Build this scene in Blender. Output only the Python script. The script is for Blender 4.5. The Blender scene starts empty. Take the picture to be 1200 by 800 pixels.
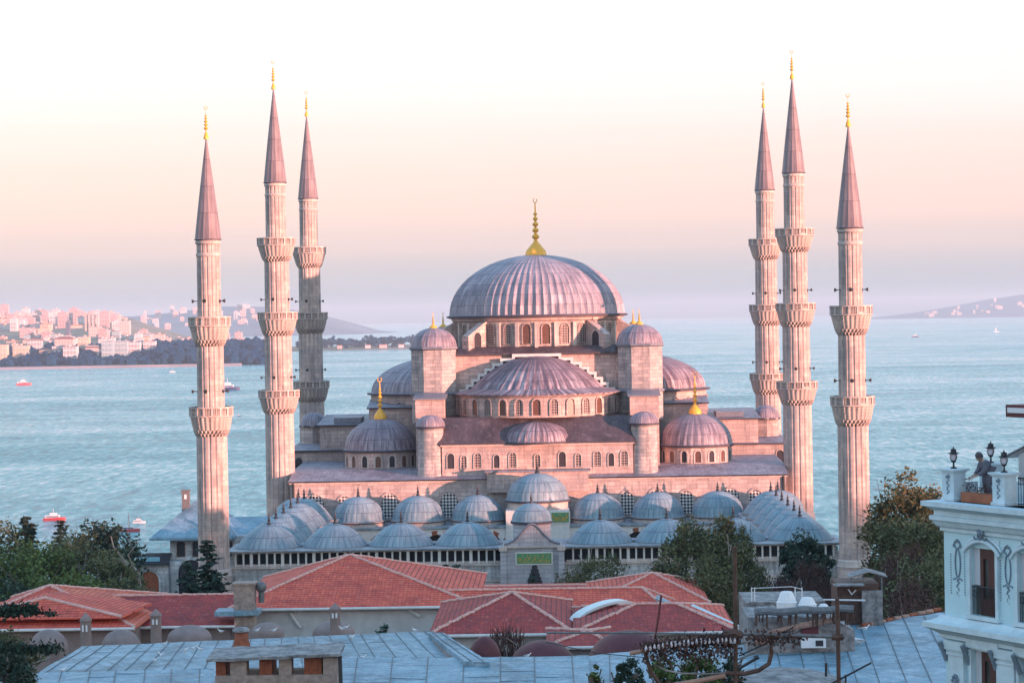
import bpy, math, random
from mathutils import Vector, Matrix, noise
R = math.radians
random.seed(11)
S = bpy.context.scene
COL = S.collection
# ---------------------------------------------------------------- camera, sky, sun, exposure
F_PX, W_PX, H_PX = 2719.0, 1200.0, 800.0
CAM = Vector((0, 0, 28.0))
cam_d = bpy.data.cameras.new('camera'); cam = bpy.data.objects.new('camera', cam_d); COL.objects.link(cam)
cam_d.sensor_width = 36; cam_d.lens = 36 * F_PX / W_PX; cam_d.clip_start = .5; cam_d.clip_end = 80000
YAW, PITCH, ROLL = math.atan(57 / F_PX), math.atan(30 / F_PX), R(-1.0)
CM = Matrix.Rotation(YAW, 4, 'Z') @ Matrix.Rotation(R(90) - PITCH, 4, 'X') @ Matrix.Rotation(ROLL, 4, 'Z')
cam.matrix_world = Matrix.Translation(CAM) @ CM
S.camera = cam
SUN_EL = R(3.1)
SD = Vector((.84 * math.cos(SUN_EL), -.54 * math.cos(SUN_EL), math.sin(SUN_EL))).normalized()
w = bpy.data.worlds.new('World'); S.world = w; w.use_nodes = True
nt = w.node_tree; nt.nodes.clear()
def N(t, typ, **kw):
    n = t.nodes.new(typ)
    for k, v in kw.items(): setattr(n, k, v)
    return n
out = N(nt, 'ShaderNodeOutputWorld'); add = N(nt, 'ShaderNodeAddShader')
b1 = N(nt, 'ShaderNodeBackground'); b2 = N(nt, 'ShaderNodeBackground')
sky = N(nt, 'ShaderNodeTexSky', sky_type='NISHITA', sun_disc=False)
sky.sun_elevation = SUN_EL; sky.sun_rotation = math.atan2(SD.x, SD.y)
b1.inputs[1].default_value = .05
tc = N(nt, 'ShaderNodeTexCoord'); sp = N(nt, 'ShaderNodeSeparateXYZ'); cr = N(nt, 'ShaderNodeValToRGB')
mp = N(nt, 'ShaderNodeMapping'); mp.inputs['Scale'].default_value = (1.2, 1.2, 60)
nz = N(nt, 'ShaderNodeTexNoise'); nz.inputs['Scale'].default_value = 1.6; nz.inputs['Detail'].default_value = 3
m1 = N(nt, 'ShaderNodeMath', operation='MULTIPLY_ADD'); m1.inputs[1].default_value = .018; 
m0 = N(nt, 'ShaderNodeMath', operation='SUBTRACT'); m0.inputs[1].default_value = .5
L = nt.links.new
L(tc.outputs['Generated'], sp.inputs[0]); L(tc.outputs['Generated'], mp.inputs[0]); L(mp.outputs[0], nz.inputs[0])
L(nz.outputs[0], m0.inputs[0]); L(m0.outputs[0], m1.inputs[0]); L(sp.outputs['Z'], m1.inputs[2]); L(m1.outputs[0], cr.inputs[0])
def lin(c): return tuple((x / 255 / 12.92 if x / 255 <= .04045 else ((x / 255 + .055) / 1.055) ** 2.4) for x in c)
SKY = [(0, (126, 168, 192)), (.0155, (168, 187, 207)), (.030, (212, 198, 212)), (.045, (237, 206, 213)), (.063, (244, 212, 219)), (.082, (246, 223, 232)),
       (.096, (248, 233, 242)), (.118, (250, 239, 250)), (.19, (236, 240, 246)), (.28, (184, 208, 228)), (.6, (146, 188, 222)), (1, (116, 166, 214))]
el = cr.color_ramp.elements
while len(el) < len(SKY): el.new(.5)
for e, (p, c) in zip(el, SKY): e.position = p; e.color = (*[k * (.39 if p < .17 else .60) for k in lin(c)], 1)
b2.inputs[1].default_value = .93
L(sky.outputs[0], b1.inputs[0]); L(cr.outputs[0], b2.inputs[0])
L(b1.outputs[0], add.inputs[0]); L(b2.outputs[0], add.inputs[1]); L(add.outputs[0], out.inputs[0])
sl = bpy.data.lights.new('sun', 'SUN'); sun = bpy.data.objects.new('sun', sl); COL.objects.link(sun)
sl.energy = 5.0; sl.angle = R(.6); sl.color = (1, .455, .345)
sun.rotation_euler = SD.to_track_quat('Z', 'Y').to_euler()
S.view_settings.view_transform = 'Standard'; S.view_settings.look = 'None'; S.view_settings.exposure = 1.38; S.view_settings.gamma = 1
S.cycles.use_denoising = True; S.cycles.max_bounces = 6; S.cycles.diffuse_bounces = 3; S.cycles.glossy_bounces = 3
S.cycles.volume_bounces = 0; S.cycles.transparent_max_bounces = 8; S.cycles.caustics_reflective = False; S.cycles.caustics_refractive = False
# ---------------------------------------------------------------- points from the photo's measurements
def ray(px, py): return (CM.to_3x3() @ Vector((px - 600, 400 - py, -F_PX)))
def P(px, py, Y): d = ray(px, py); return CAM + d * (Y / d.y)
def Pz(px, py, z): d = ray(px, py); return CAM + d * ((z - CAM.z) / d.z)
# ---------------------------------------------------------------- tags
def tag(o, label=None, cat=None, group=None, kind=None):
    if label: o['label'] = label
    if cat: o['category'] = cat
    if group: o['group'] = group
    if kind: o['kind'] = kind
    return o
def thing(name, loc, label, cat, group=None, rz=0):
    o = bpy.data.objects.new(name, None); o.empty_display_size = .5; COL.objects.link(o)
    o.location = loc; o.rotation_euler = (0, 0, rz)
    return tag(o, label, cat, group)
WM = {}
def wmat(o):
    m = Matrix.Translation(o.location) @ o.rotation_euler.to_matrix().to_4x4()
    return (wmat(o.parent) @ m) if o.parent else m
class MB:
    def __init__(s): s.v = []; s.f = []; s.m = []; s.uv = {}
    def add(s, vs, fs, m=0, uvs=None):
        b = len(s.v); s.v += [tuple(x) for x in vs]
        for i, f in enumerate(fs):
            if uvs: s.uv[len(s.f)] = uvs[i]
            s.f.append([b + k for k in f]); s.m.append(m)
        return s
    def box(s, x0, x1, y0, y1, z0, z1, m=0):
        return s.add([(x, y, z) for z in (z0, z1) for y in (y0, y1) for x in (x0, x1)],
                     [(0, 2, 3, 1), (4, 5, 7, 6), (0, 1, 5, 4), (2, 6, 7, 3), (0, 4, 6, 2), (1, 3, 7, 5)], m)
    def obox(s, c, sz, rz=0, m=0, tilt=None):
        M = Matrix.Translation(c) @ Matrix.Rotation(rz, 4, 'Z')
        if tilt: M = M @ Matrix.Rotation(tilt[0], 4, tilt[1])
        a, b, d = sz[0] / 2, sz[1] / 2, sz[2] / 2
        return s.add([M @ Vector((x, y, z)) for z in (-d, d) for y in (-b, b) for x in (-a, a)],
                     [(0, 2, 3, 1), (4, 5, 7, 6), (0, 1, 5, 4), (2, 6, 7, 3), (0, 4, 6, 2), (1, 3, 7, 5)], m)
    def prism(s, poly, z0, z1, m=0, mt=None):
        n = len(poly); vs = [(x, y, z0) for x, y in poly] + [(x, y, z1) for x, y in poly]
        s.add(vs, [(i, (i + 1) % n, n + (i + 1) % n, n + i) for i in range(n)], m)
        s.add(vs, [tuple(range(n))[::-1]], m); s.add(vs, [tuple(range(n, 2 * n))], m if mt is None else mt); return s
    def slab(s, poly, O, n, d, m=0, back=True):   # poly in (t, z) on the plane through O with outward normal n, extruded outward by d
        n = Vector((n[0], n[1], 0)).normalized(); t = Vector((-n.y, n.x, 0)); O = Vector(O); k = len(poly)
        a = [O + t * p[0] + Vector((0, 0, p[1])) for p in poly]; b = [x + n * d for x in a]
        s.add(a + b, [(i, (i + 1) % k, k + (i + 1) % k, k + i) for i in range(k)] + [tuple(range(k, 2 * k))] + ([tuple(range(k))[::-1]] if back else []), m); return s
    def lathe(s, prof, n=24, c=(0, 0, 0), m=0, a0=0, a1=2 * math.pi, fn=None, cap=True, sy=1):
        full = abs(a1 - a0 - 2 * math.pi) < 1e-6; k = n if full else n + 1; vs = []
        for j, (r, z) in enumerate(prof):
            for i in range(k):
                a = a0 + (a1 - a0) * i / n; rr = r * (fn(i, a, j) if fn else 1)
                vs.append((c[0] + rr * math.cos(a), c[1] + rr * math.sin(a) * sy, c[2] + z))
        fs = []
        for j in range(len(prof) - 1):
            for i in range(n):
                i2 = (i + 1) % k; fs.append((j * k + i, j * k + i2, (j + 1) * k + i2, (j + 1) * k + i))
        s.add(vs, fs, m)
        if cap and full:
            for j, fl in ((0, True), (len(prof) - 1, False)):
                if prof[j][0] > 1e-4:
                    r = list(range(j * k, j * k + k)); s.add(vs[j * k:j * k + k], [tuple(range(k))[::-1] if fl else tuple(range(k))], m)
        return s
    def tube(s, pts, r, n=6, m=0, r1=None):
        pts = [Vector(p) for p in pts]; vs = []; K = len(pts)
        for i, p in enumerate(pts):
            d = (pts[min(i + 1, K - 1)] - pts[max(i - 1, 0)]).normalized()
            u = d.cross(Vector((0, 0, 1))); u = u.normalized() if u.length > .05 else Vector((1, 0, 0)); v = d.cross(u).normalized()
            rr = r if r1 is None else r + (r1 - r) * i / (K - 1)
            for q in range(n):
                a = 2 * math.pi * q / n; vs.append(p + (u * math.cos(a) + v * math.sin(a)) * rr)
        s.add(vs, [(i * n + q, (i + 1) * n + q, (i + 1) * n + (q + 1) % n, i * n + (q + 1) % n) for i in range(K - 1) for q in range(n)]
              + [tuple(range(n)), tuple(range((K - 1) * n, K * n))[::-1]], m); return s
    def blob(s, c, r, n=8, m=0, sc=(1, 1, 1), jit=0):
        pr = []; c = Vector(c)
        vs = []; k = n // 2
        for j in range(k + 1):
            t = -math.pi / 2 + math.pi * j / k
            for i in range(n):
                a = 2 * math.pi * i / n; d = Vector((math.cos(a) * math.cos(t), math.sin(a) * math.cos(t), math.sin(t)))
                q = r * (1 + (jit * (noise.noise(d * 2.2 + c * .37)) if jit else 0))
                vs.append(c + Vector((d.x * sc[0], d.y * sc[1], d.z * sc[2])) * q)
        return s.add(vs, [(j * n + i, j * n + (i + 1) % n, (j + 1) * n + (i + 1) % n, (j + 1) * n + i) for j in range(k) for i in range(n)], m)
    def poly3(s, pts, m=0, th=0.0, uv=True):      # planar polygon (roof plane) with metric uv, thickness downwards
        pts = [Vector(p) for p in pts]; nn = Vector((0, 0, 0))
        for i in range(len(pts)): nn += pts[i].cross(pts[(i + 1) % len(pts)])
        nn.normalize()
        if nn.z < 0: pts = pts[::-1]; nn = -nn
        u = Vector((0, 0, 1)).cross(nn); u = u.normalized() if u.length > 1e-3 else Vector((1, 0, 0)); v = nn.cross(u)
        k = len(pts); q = [(p.dot(u), p.dot(v)) for p in pts]
        s.add(pts, [tuple(range(k))], m, [q])
        if th:
            lo = [p - Vector((0, 0, th)) for p in pts]
            s.add(pts + lo, [(i, k + i, k + (i + 1) % k, (i + 1) % k) for i in range(k)] + [tuple(range(k, 2 * k))[::-1]], m)
        return s
    def arch(s, O, n, w, h, fw=.2, d=.2, mf=0, mp=1, pointed=0, off=.02):   # window: moulding and pane
        n = Vector((n[0], n[1], 0)).normalized(); t = Vector((-n.y, n.x, 0)); O = Vector(O)
        def outl(w, h, e):
            r = w / 2; hs = h - r * (1 + pointed); pts = [(-r, 0 - e), (-r, hs)]
            for i in range(1, 8):
                a = math.pi - math.pi * i / 8; pts.append((r * math.cos(a), hs + r * (1 + pointed) * math.sin(a)))
            return pts + [(r, hs), (r, 0 - e)]
        a = outl(w, h, 0); b = outl(w + 2 * fw, h + fw, fw * .6); k = len(a)
        def w3(p, dd): return O + t * p[0] + Vector((0, 0, p[1])) + n * dd
        vs = [w3(p, d) for p in a] + [w3(p, d) for p in b] + [w3(p, 0) for p in a] + [w3(p, -.02) for p in b]
        fs = []
        for i in range(k):
            j = (i + 1) % k
            fs += [(i, k + i, k + j, j), (i, j, 2 * k + j, 2 * k + i), (k + i, 3 * k + i, 3 * k + j, k + j)]
        s.add(vs, fs, mf); uv = [[(p[0], p[1]) for p in a]]
        s.add([w3(p, off) for p in a], [tuple(range(k))], mp, uv); return s
    def build(s, name, mats, parent=None, origin=None, smooth=35, label=None):
        if not isinstance(mats, (list, tuple)): mats = [mats]
        og = Vector(origin) if origin is not None else (wmat(parent).translation.copy() if parent else Vector((0, 0, 0)))
        pm = wmat(parent) if parent else Matrix.Identity(4)
        rot = pm.to_3x3().inverted()
        me = bpy.data.meshes.new(name)
        me.from_pydata([rot @ (Vector(p) - og) for p in s.v], [], s.f)
        for mt in mats: me.materials.append(mt)
        me.polygons.foreach_set('material_index', [min(i, len(mats) - 1) for i in s.m])
        if s.uv:
            ul = me.uv_layers.new(name='UVMap')
            for fi, q in s.uv.items():
                p = me.polygons[fi]
                for li, c in zip(p.loop_indices, q): ul.data[li].uv = c
        if smooth:
            me.polygons.foreach_set('use_smooth', [True] * len(me.polygons)); me.set_sharp_from_angle(angle=R(smooth))
        me.validate(); me.update()
        o = bpy.data.objects.new(name, me); COL.objects.link(o)
        if parent: o.parent = parent; o.location = pm.inverted() @ og
        else: o.location = og
        if label: o['label'] = label
        return o
def children(o): return [c for c in COL.objects if c.parent == o]
def copy_tree(o, parent=None, ch=None):
    c = o.copy(); COL.objects.link(c); c.parent = parent
    for k in children(o): copy_tree(k, c)
    return c
# ---------------------------------------------------------------- materials
MT = {}
def newmat(name):
    m = bpy.data.materials.new(name); m.use_nodes = True; t = m.node_tree; b = t.nodes['Principled BSDF']; return m, t, b
def ramp(t, src, stops):
    r = N(t, 'ShaderNodeValToRGB'); e = r.color_ramp.elements
    while len(e) < len(stops): e.new(.5)
    for x, (p, c) in zip(e, stops): x.position = p; x.color = (*c, 1)
    t.links.new(src, r.inputs[0]); return r.outputs[0]
def nse(t, vec, scale, detail=4, rough=.6, sc=None):
    if sc: q = N(t, 'ShaderNodeMapping'); q.inputs['Scale'].default_value = sc; t.links.new(vec, q.inputs[0]); vec = q.outputs[0]
    n = N(t, 'ShaderNodeTexNoise'); n.inputs['Scale'].default_value = scale; n.inputs['Detail'].default_value = detail; n.inputs['Roughness'].default_value = rough
    t.links.new(vec, n.inputs[0]); return n.outputs[0]
def mix(t, a, b, f, mode='MIX'):
    n = N(t, 'ShaderNodeMix', data_type='RGBA', blend_type=mode)
    for s_, i in ((f, 0), (a, 6), (b, 7)):
        if hasattr(s_, 'links'): t.links.new(s_, n.inputs[i])
        elif i == 0: n.inputs[0].default_value = s_
        else: n.inputs[i].default_value = (*s_, 1)
    return n.outputs[2]
def mth(t, op, a, b=None, c=None):
    n = N(t, 'ShaderNodeMath', operation=op)
    for i, x in enumerate((a, b, c)):
        if x is None: continue
        if hasattr(x, 'links'): t.links.new(x, n.inputs[i])
        else: n.inputs[i].default_value = x
    return n.outputs[0]
def bump(t, b, h, strength=.4, dist=.1):
    n = N(t, 'ShaderNodeBump'); n.inputs['Strength'].default_value = strength; n.inputs['Distance'].default_value = dist
    t.links.new(h, n.inputs['Height']); t.links.new(n.outputs[0], b.inputs['Normal'])
def comb(t, x, y, z):
    n = N(t, 'ShaderNodeCombineXYZ')
    for i, q in enumerate((x, y, z)):
        if hasattr(q, 'links'): t.links.new(q, n.inputs[i])
        else: n.inputs[i].default_value = q
    return n.outputs[0]
def coords(t):
    c = N(t, 'ShaderNodeTexCoord'); s = N(t, 'ShaderNodeSeparateXYZ'); t.links.new(c.outputs['Object'], s.inputs[0])
    return c.outputs['Object'], s.outputs[0], s.outputs[1], s.outputs[2]
def stone(name, c1, c2, stain, mode='flat', rad=2, bw=1.5, bh=.55, stain_amt=.7, mortar=.022, soot=.8):
    m, t, b = newmat(name); oc, x, y, z = coords(t)
    if mode == 'flat': u = mth(t, 'ADD', x, y)
    else: u = mth(t, 'MULTIPLY', mth(t, 'ARCTAN2', y, x), rad)
    br = N(t, 'ShaderNodeTexBrick'); br.inputs['Scale'].default_value = 1; br.inputs['Brick Width'].default_value = bw; br.inputs['Row Height'].default_value = bh
    br.inputs['Mortar Size'].default_value = mortar; br.inputs['Color1'].default_value = (*c1, 1); br.inputs['Color2'].default_value = (*c2, 1)
    br.inputs['Mortar'].default_value = (*[k * .55 for k in c2], 1); br.inputs['Bias'].default_value = 0
    t.links.new(comb(t, u, z, 0), br.inputs['Vector'])
    n1 = nse(t, oc, .35, 6, .65); n2 = nse(t, oc, 1.5, 5, .75, (1, 1, .13)); n3 = nse(t, oc, 3.5, 4)
    col = mix(t, br.outputs[0], stain, ramp(t, n1, [(.43, (0, 0, 0)), (.57, (stain_amt,) * 3)]))
    col = mix(t, col, tuple(k * .33 for k in stain), ramp(t, n2, [(.5, (0, 0, 0)), (.74, (soot,) * 3)]))
    col = mix(t, col, tuple(min(.8, k * 1.45) for k in c1), ramp(t, n3, [(.55, (0, 0, 0)), (.8, (.45,) * 3)]))
    t.links.new(col, b.inputs['Base Color']); b.inputs['Roughness'].default_value = .85
    bump(t, b, mth(t, 'ADD', mth(t, 'MULTIPLY', n3, .5), mth(t, 'MULTIPLY', br.outputs['Fac'], -.8)), .5, .08)
    return m
MT['stone'] = stone('wall_stone', (.60, .48, .44), (.36, .29, .28), (.34, .27, .26))
MT['stone_warm'] = stone('warm_stone', (.66, .49, .44), (.46, .33, .30), (.30, .25, .25), soot=.65)
MT['stone_tower'] = stone('tower_stone', (.60, .49, .45), (.30, .28, .28), (.27, .25, .26), 'round', 3.1, 1.3, .5, .45)
MT['shaft'] = stone('shaft_stone', (.64, .49, .44), (.44, .34, .31), (.33, .29, .29), 'round', 1.8, 1.1, .62, .65, .012)
MT['trim'] = stone('trim_stone', (.62, .52, .47), (.50, .42, .39), (.38, .33, .32), bw=1.2, bh=3, soot=.4)
MT['court'] = stone('court_stone', (.66, .66, .66), (.50, .50, .52), (.30, .30, .31), bw=1.2, bh=.5, stain_amt=.8, soot=.85)
MT['gate'] = stone('gate_marble', (.48, .48, .52), (.38, .38, .43), (.30, .29, .31), bw=1.4, bh=.5, stain_amt=.5, soot=.5)
def simple(name, c, rough=.7, metal=0, var=.25, sc=2, bmp=.2, c2=None, str_=(1, 1, 1), dist=.03):
    m, t, b = newmat(name); oc, x, y, z = coords(t); n = nse(t, oc, sc, 5, .65, str_)
    c2 = c2 or tuple(k * (1 - var) for k in c)
    col = ramp(t, n, [(.3, c2), (.65, c)]); t.links.new(col, b.inputs['Base Color'])
    b.inputs['Roughness'].default_value = rough; b.inputs['Metallic'].default_value = metal
    if bmp: bump(t, b, n, bmp, dist)
    return m
def lead_dome(name, base, streak, dark, nrib, zs=1.0, low=0.0):     # streaks run down from the top, seams across
    m, t, b = newmat(name); oc, x, y, z = coords(t)
    a = mth(t, 'ARCTAN2', y, x)
    sv = comb(t, mth(t, 'MULTIPLY', a, nrib / 6.283), mth(t, 'MULTIPLY', z, .12), 0)
    n1 = nse(t, sv, 2.3, 4, .65); n2 = nse(t, oc, .4, 5, .6)
    br = N(t, 'ShaderNodeTexBrick'); br.offset = .5; br.inputs['Scale'].default_value = 1; br.inputs['Brick Width'].default_value = 1; br.inputs['Row Height'].default_value = 1.5 * zs
    br.inputs['Mortar Size'].default_value = .035; br.inputs['Color1'].default_value = (1, 1, 1, 1); br.inputs['Color2'].default_value = (.72, .72, .76, 1); br.inputs['Mortar'].default_value = (.35, .33, .38, 1)
    t.links.new(comb(t, mth(t, 'MULTIPLY', a, nrib / 6.283), z, 0), br.inputs['Vector'])
    sf = ramp(t, n1, [(.44, (0, 0, 0)), (.66, (.8,) * 3)])
    if low:      # pale run-off streaks are densest near the eaves
        q = N(t, 'ShaderNodeMapRange'); q.inputs[1].default_value = 5.2; q.inputs[2].default_value = .3; q.inputs[3].default_value = 1 - low * 1.4; q.inputs[4].default_value = 1.15; t.links.new(z, q.inputs[0])
        sf = mth(t, 'MULTIPLY', sf, q.outputs[0])
    col = mix(t, base, streak, sf)
    col = mix(t, col, dark, ramp(t, n2, [(.46, (0, 0, 0)), (.72, (.6,) * 3)]))
    col = mix(t, col, br.outputs[0], .85, 'MULTIPLY')
    t.links.new(col, b.inputs['Base Color']); b.inputs['Roughness'].default_value = .5; b.inputs['Specular IOR Level'].default_value = .35
    bump(t, b, n1, .35, .06); return m

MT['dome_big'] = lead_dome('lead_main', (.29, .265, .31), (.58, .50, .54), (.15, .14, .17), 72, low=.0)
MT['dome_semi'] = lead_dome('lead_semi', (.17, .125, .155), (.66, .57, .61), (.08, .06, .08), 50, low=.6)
MT['dome_mid'] = lead_dome('lead_mid', (.21, .18, .22), (.54, .47, .52), (.10, .085, .115), 32, low=.4)
MT['dome_port'] = lead_dome('lead_portico', (.19, .30, .36), (.36, .44, .50), (.09, .14, .18), 30, .8)
MT['cone'] = lead_dome('lead_cone', (.23, .185, .20), (.34, .28, .30), (.12, .095, .11), 14, 2)
def sheet(name, c1, c2, mort, bw=1.0, bh=2.2, rot=0, st=(.62, .74, .84)):
    m, t, b = newmat(name); oc, x, y, z = coords(t)
    q = N(t, 'ShaderNodeMapping'); q.inputs['Rotation'].default_value = (0, 0, rot); t.links.new(oc, q.inputs[0])
    br = N(t, 'ShaderNodeTexBrick'); br.inputs['Scale'].default_value = 1; br.inputs['Brick Width'].default_value = bh; br.inputs['Row Height'].default_value = bw
    br.inputs['Mortar Size'].default_value = .03; br.inputs['Color1'].default_value = (*c1, 1); br.inputs['Color2'].default_value = (*c2, 1); br.inputs['Mortar'].default_value = (*mort, 1)
    t.links.new(q.outputs[0], br.inputs['Vector']); n = nse(t, oc, .9, 6, .7); n2 = nse(t, oc, .25, 4, .6); n4 = nse(t, oc, 5, 4, .75)
    col = mix(t, mix(t, c1, br.outputs[0], .45), tuple(k * .45 for k in c2), ramp(t, n2, [(.45, (0, 0, 0)), (.7, (.85,) * 3)]))
    col = mix(t, col, st, ramp(t, n, [(.50, (0, 0, 0)), (.66, (.6,) * 3)]))
    col = mix(t, col, (.10, .09, .09), ramp(t, nse(t, q.outputs[0], 1.3, 5, .75, (.16, 1.6, 1)), [(.56, (0, 0, 0)), (.68, (.7,) * 3)]))
    col = mix(t, col, tuple(k * .25 for k in c2), ramp(t, n4, [(.54, (0, 0, 0)), (.66, (.7,) * 3)]))
    t.links.new(col, b.inputs['Base Color']); b.inputs['Roughness'].default_value = .55
    bump(t, b, mth(t, 'SUBTRACT', n, br.outputs['Fac']), .5, .06); return m
MT['sheet'] = sheet('lead_sheet', (.24, .36, .43), (.15, .25, .32), (.05, .07, .10), 1.1, 2.6, R(62), (.45, .56, .64))
MT['sheet2'] = sheet('lead_sheet_long', (.21, .36, .45), (.14, .26, .35), (.05, .07, .10), .55, 3.5, R(3), (.42, .54, .62))
MT['sheet3'] = sheet('lead_sheet_cross', (.22, .36, .45), (.15, .28, .37), (.05, .07, .10), 1.5, 2.2, R(40), (.45, .56, .64))
MT['lead_flat'] = sheet('lead_terrace', (.30, .28, .33), (.19, .17, .22), (.07, .06, .08), .6, 3, R(90), (.46, .44, .5))
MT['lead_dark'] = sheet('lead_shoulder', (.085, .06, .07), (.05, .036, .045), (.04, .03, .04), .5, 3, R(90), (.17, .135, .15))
MT['lead_plain'] = simple('lead_edge', (.2, .22, .27), .5, 0, .4, 3)
MT['lead_port'] = sheet('lead_arcade', (.28, .34, .40), (.22, .28, .33), (.1, .12, .14), .7, 2, R(90), (.4, .45, .5))
MT['gold'] = simple('gilding', (1.0, .50, .06), .4, .15, .3, 6, .1)
MT['dark'] = simple('dark_opening', (.035, .03, .04), .8)
MT['horn'] = simple('horn_black', (.03, .03, .035), .5)
def lattice(name, c, d, sc):
    m, t, b = newmat(name); u = N(t, 'ShaderNodeUVMap'); q = N(t, 'ShaderNodeMapping'); q.inputs['Rotation'].default_value = (0, 0, R(45)); t.links.new(u.outputs[0], q.inputs[0])
    ch = N(t, 'ShaderNodeTexChecker'); ch.inputs['Scale'].default_value = sc; ch.inputs['Color1'].default_value = (*c, 1); ch.inputs['Color2'].default_value = (*d, 1)
    t.links.new(q.outputs[0], ch.inputs[0]); t.links.new(ch.outputs[0], b.inputs['Base Color']); b.inputs['Roughness'].default_value = .7; return m
MT['lattice'] = lattice('window_lattice', (.34, .26, .24), (.03, .025, .03), 4)
MT['lattice_big'] = lattice('facade_lattice', (.62, .58, .56), (.02, .02, .03), 3.2)
MT['pane_warm'] = simple('old_glass', (.16, .075, .055), .35, 0, .5, 4)
def tiles(name, c1, c2, dk):
    m, t, b = newmat(name); u = N(t, 'ShaderNodeUVMap'); br = N(t, 'ShaderNodeTexBrick'); br.offset = 0
    t.links.new(u.outputs[0], br.inputs['Vector']); br.inputs['Scale'].default_value = 1; br.inputs['Brick Width'].default_value = .3; br.inputs['Row Height'].default_value = .38
    br.inputs['Mortar Size'].default_value = .012; br.inputs['Mortar Smooth'].default_value = .6; br.inputs['Color1'].default_value = (*c1, 1); br.inputs['Color2'].default_value = (*c2, 1); br.inputs['Mortar'].default_value = (*dk, 1)
    sv = N(t, 'ShaderNodeSeparateXYZ'); t.links.new(u.outputs[0], sv.inputs[0]); fr_ = mth(t, 'FRACT', mth(t, 'MULTIPLY', mth(t, 'ADD', sv.outputs[1], mth(t, 'MULTIPLY', nse(t, u.outputs[0], .8, 2, .5), .09)), 1 / .38)); row = mth(t, 'LESS_THAN', fr_, .22)
    n = nse(t, u.outputs[0], .55, 5, .7); n2 = nse(t, u.outputs[0], 2.2, 3, .6, (1, .5, 1)); n3 = nse(t, u.outputs[0], 5.5, 2, .5)
    col = mix(t, br.outputs[0], dk, ramp(t, n, [(.46, (0, 0, 0)), (.68, (.55,) * 3)]))
    col = mix(t, col, dk, mth(t, 'MULTIPLY', row, .75))
    col = mix(t, col, (.74, .30, .24), ramp(t, n2, [(.60, (0, 0, 0)), (.75, (.55,) * 3)]))
    col = mix(t, col, tuple(k * .5 for k in dk), ramp(t, n3, [(.62, (0, 0, 0)), (.75, (.35,) * 3)]))
    t.links.new(col, b.inputs['Base Color']); b.inputs['Roughness'].default_value = .8
    bump(t, b, mth(t, 'SUBTRACT', mth(t, 'ADD', mth(t, 'MULTIPLY', n3, .4), mth(t, 'MULTIPLY', fr_, .8)), br.outputs['Fac']), .8, .06); return m
MT['tile'] = tiles('clay_tile', (.86, .16, .09), (.70, .10, .065), (.24, .03, .03))
MT['tile_lit'] = tiles('lit_clay_tile', (.80, .19, .10), (.68, .14, .08), (.4, .07, .05))  # orange colour carries the sunlight on the lit right slope
MT['tile_old'] = tiles('old_clay_tile', (.52, .06, .045), (.33, .04, .04), (.12, .022, .03))
MT['ridge'] = simple('ridge_tile', (.78, .46, .40), .8, 0, .35, 3)
MT['white_wall'] = simple('white_plaster', (.60, .58, .58), .85, 0, .25, .8, .1)
MT['gutter'] = simple('gutter_white', (.7, .69, .68), .6, 0, .2, 2)
MT['hotel'] = simple('hotel_paint', (.54, .76, .82), .7, 0, .12, 1.1, .1)
MT['hotel_trim'] = simple('hotel_trim', (.62, .76, .82), .7, 0, .2, 2.5, .2)
MT['relief'] = simple('relief_grey', (.22, .29, .36), .8, 0, .3, 5)
MT['wood'] = simple('window_wood', (.10, .035, .03), .5, 0, .5, 3, .2, None, (1, 1, .2))
MT['glass'] = simple('dark_glass', (.12, .13, .12), .12, 0, .5, .8, 0)
MT['curtain'] = simple('curtain_white', (.6, .62, .66), .9, 0, .2, 4, .3, None, (4, 4, .2))
MT['iron'] = simple('black_iron', (.02, .022, .03), .45)
MT['rust'] = simple('rusty_steel', (.13, .07, .055), .7, .2, .6, 5, .4)
MT['steel'] = simple('grey_steel', (.20, .20, .21), .6, .2, .5, 5, .3)
MT['concrete'] = simple('rough_concrete', (.36, .34, .34), .9, 0, .75, 2.2, .6, (.08, .075, .08))
MT['brick'] = simple('old_brick_render', (.44, .33, .28), .9, 0, .55, 2.6, .6)
MT['brick_red'] = simple('red_brick_inside', (.34, .10, .05), .9, 0, .5, 3, .4)
MT['mauve'] = simple('mauve_render', (.29, .22, .21), .9, 0, .3, 1.2, .3)
MT['maroon'] = simple('maroon_paint', (.13, .022, .028), .6, 0, .3, 2)
MT['white'] = simple('white_plastic', (.78, .78, .80), .5, 0, .08, 3, .05)
MT['plant_box'] = simple('terracotta_box', (.42, .15, .08), .8, 0, .4, 3)
MT['green_panel'] = simple('green_enamel', (.10, .30, .14), .5, 0, .3, 3)
MT['marble'] = simple('white_marble', (.70, .68, .66), .6, 0, .2, 2)
MT['sign_blue'] = simple('blue_panel', (.22, .50, .62), .5, 0, .2, 2)
MT['skylight'] = simple('skylight_white', (.66, .74, .76), .35, 0, .15, 2, .05)
MT['coat'] = simple('grey_coat', (.15, .15, .19), .9, 0, .5, 9, .4)
MT['skin'] = simple('skin', (.45, .28, .22), .6, 0, .1, 9, .05)
MT['hair'] = simple('grey_hair', (.10, .09, .10), .8, 0, .5, 20, .5)
MT['gull'] = simple('gull_white', (.85, .85, .86), .8, 0, .05, 9, .1)
MT['gull_wing'] = simple('gull_grey', (.40, .44, .5), .8, 0, .1, 9, .1)
MT['beak'] = simple('beak_yellow', (.7, .4, .05), .6)
MT['seam'] = simple('dark_seam', (.09, .14, .18), .6, 0, .4, 3)
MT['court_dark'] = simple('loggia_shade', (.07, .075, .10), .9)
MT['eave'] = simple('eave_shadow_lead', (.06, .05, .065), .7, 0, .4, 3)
MT['far_hill'] = simple('hazed_scrub', (.20, .27, .33), .95, 0, .4, .004)  # scrub colour lightened and blued to stand in for distance haze
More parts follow.
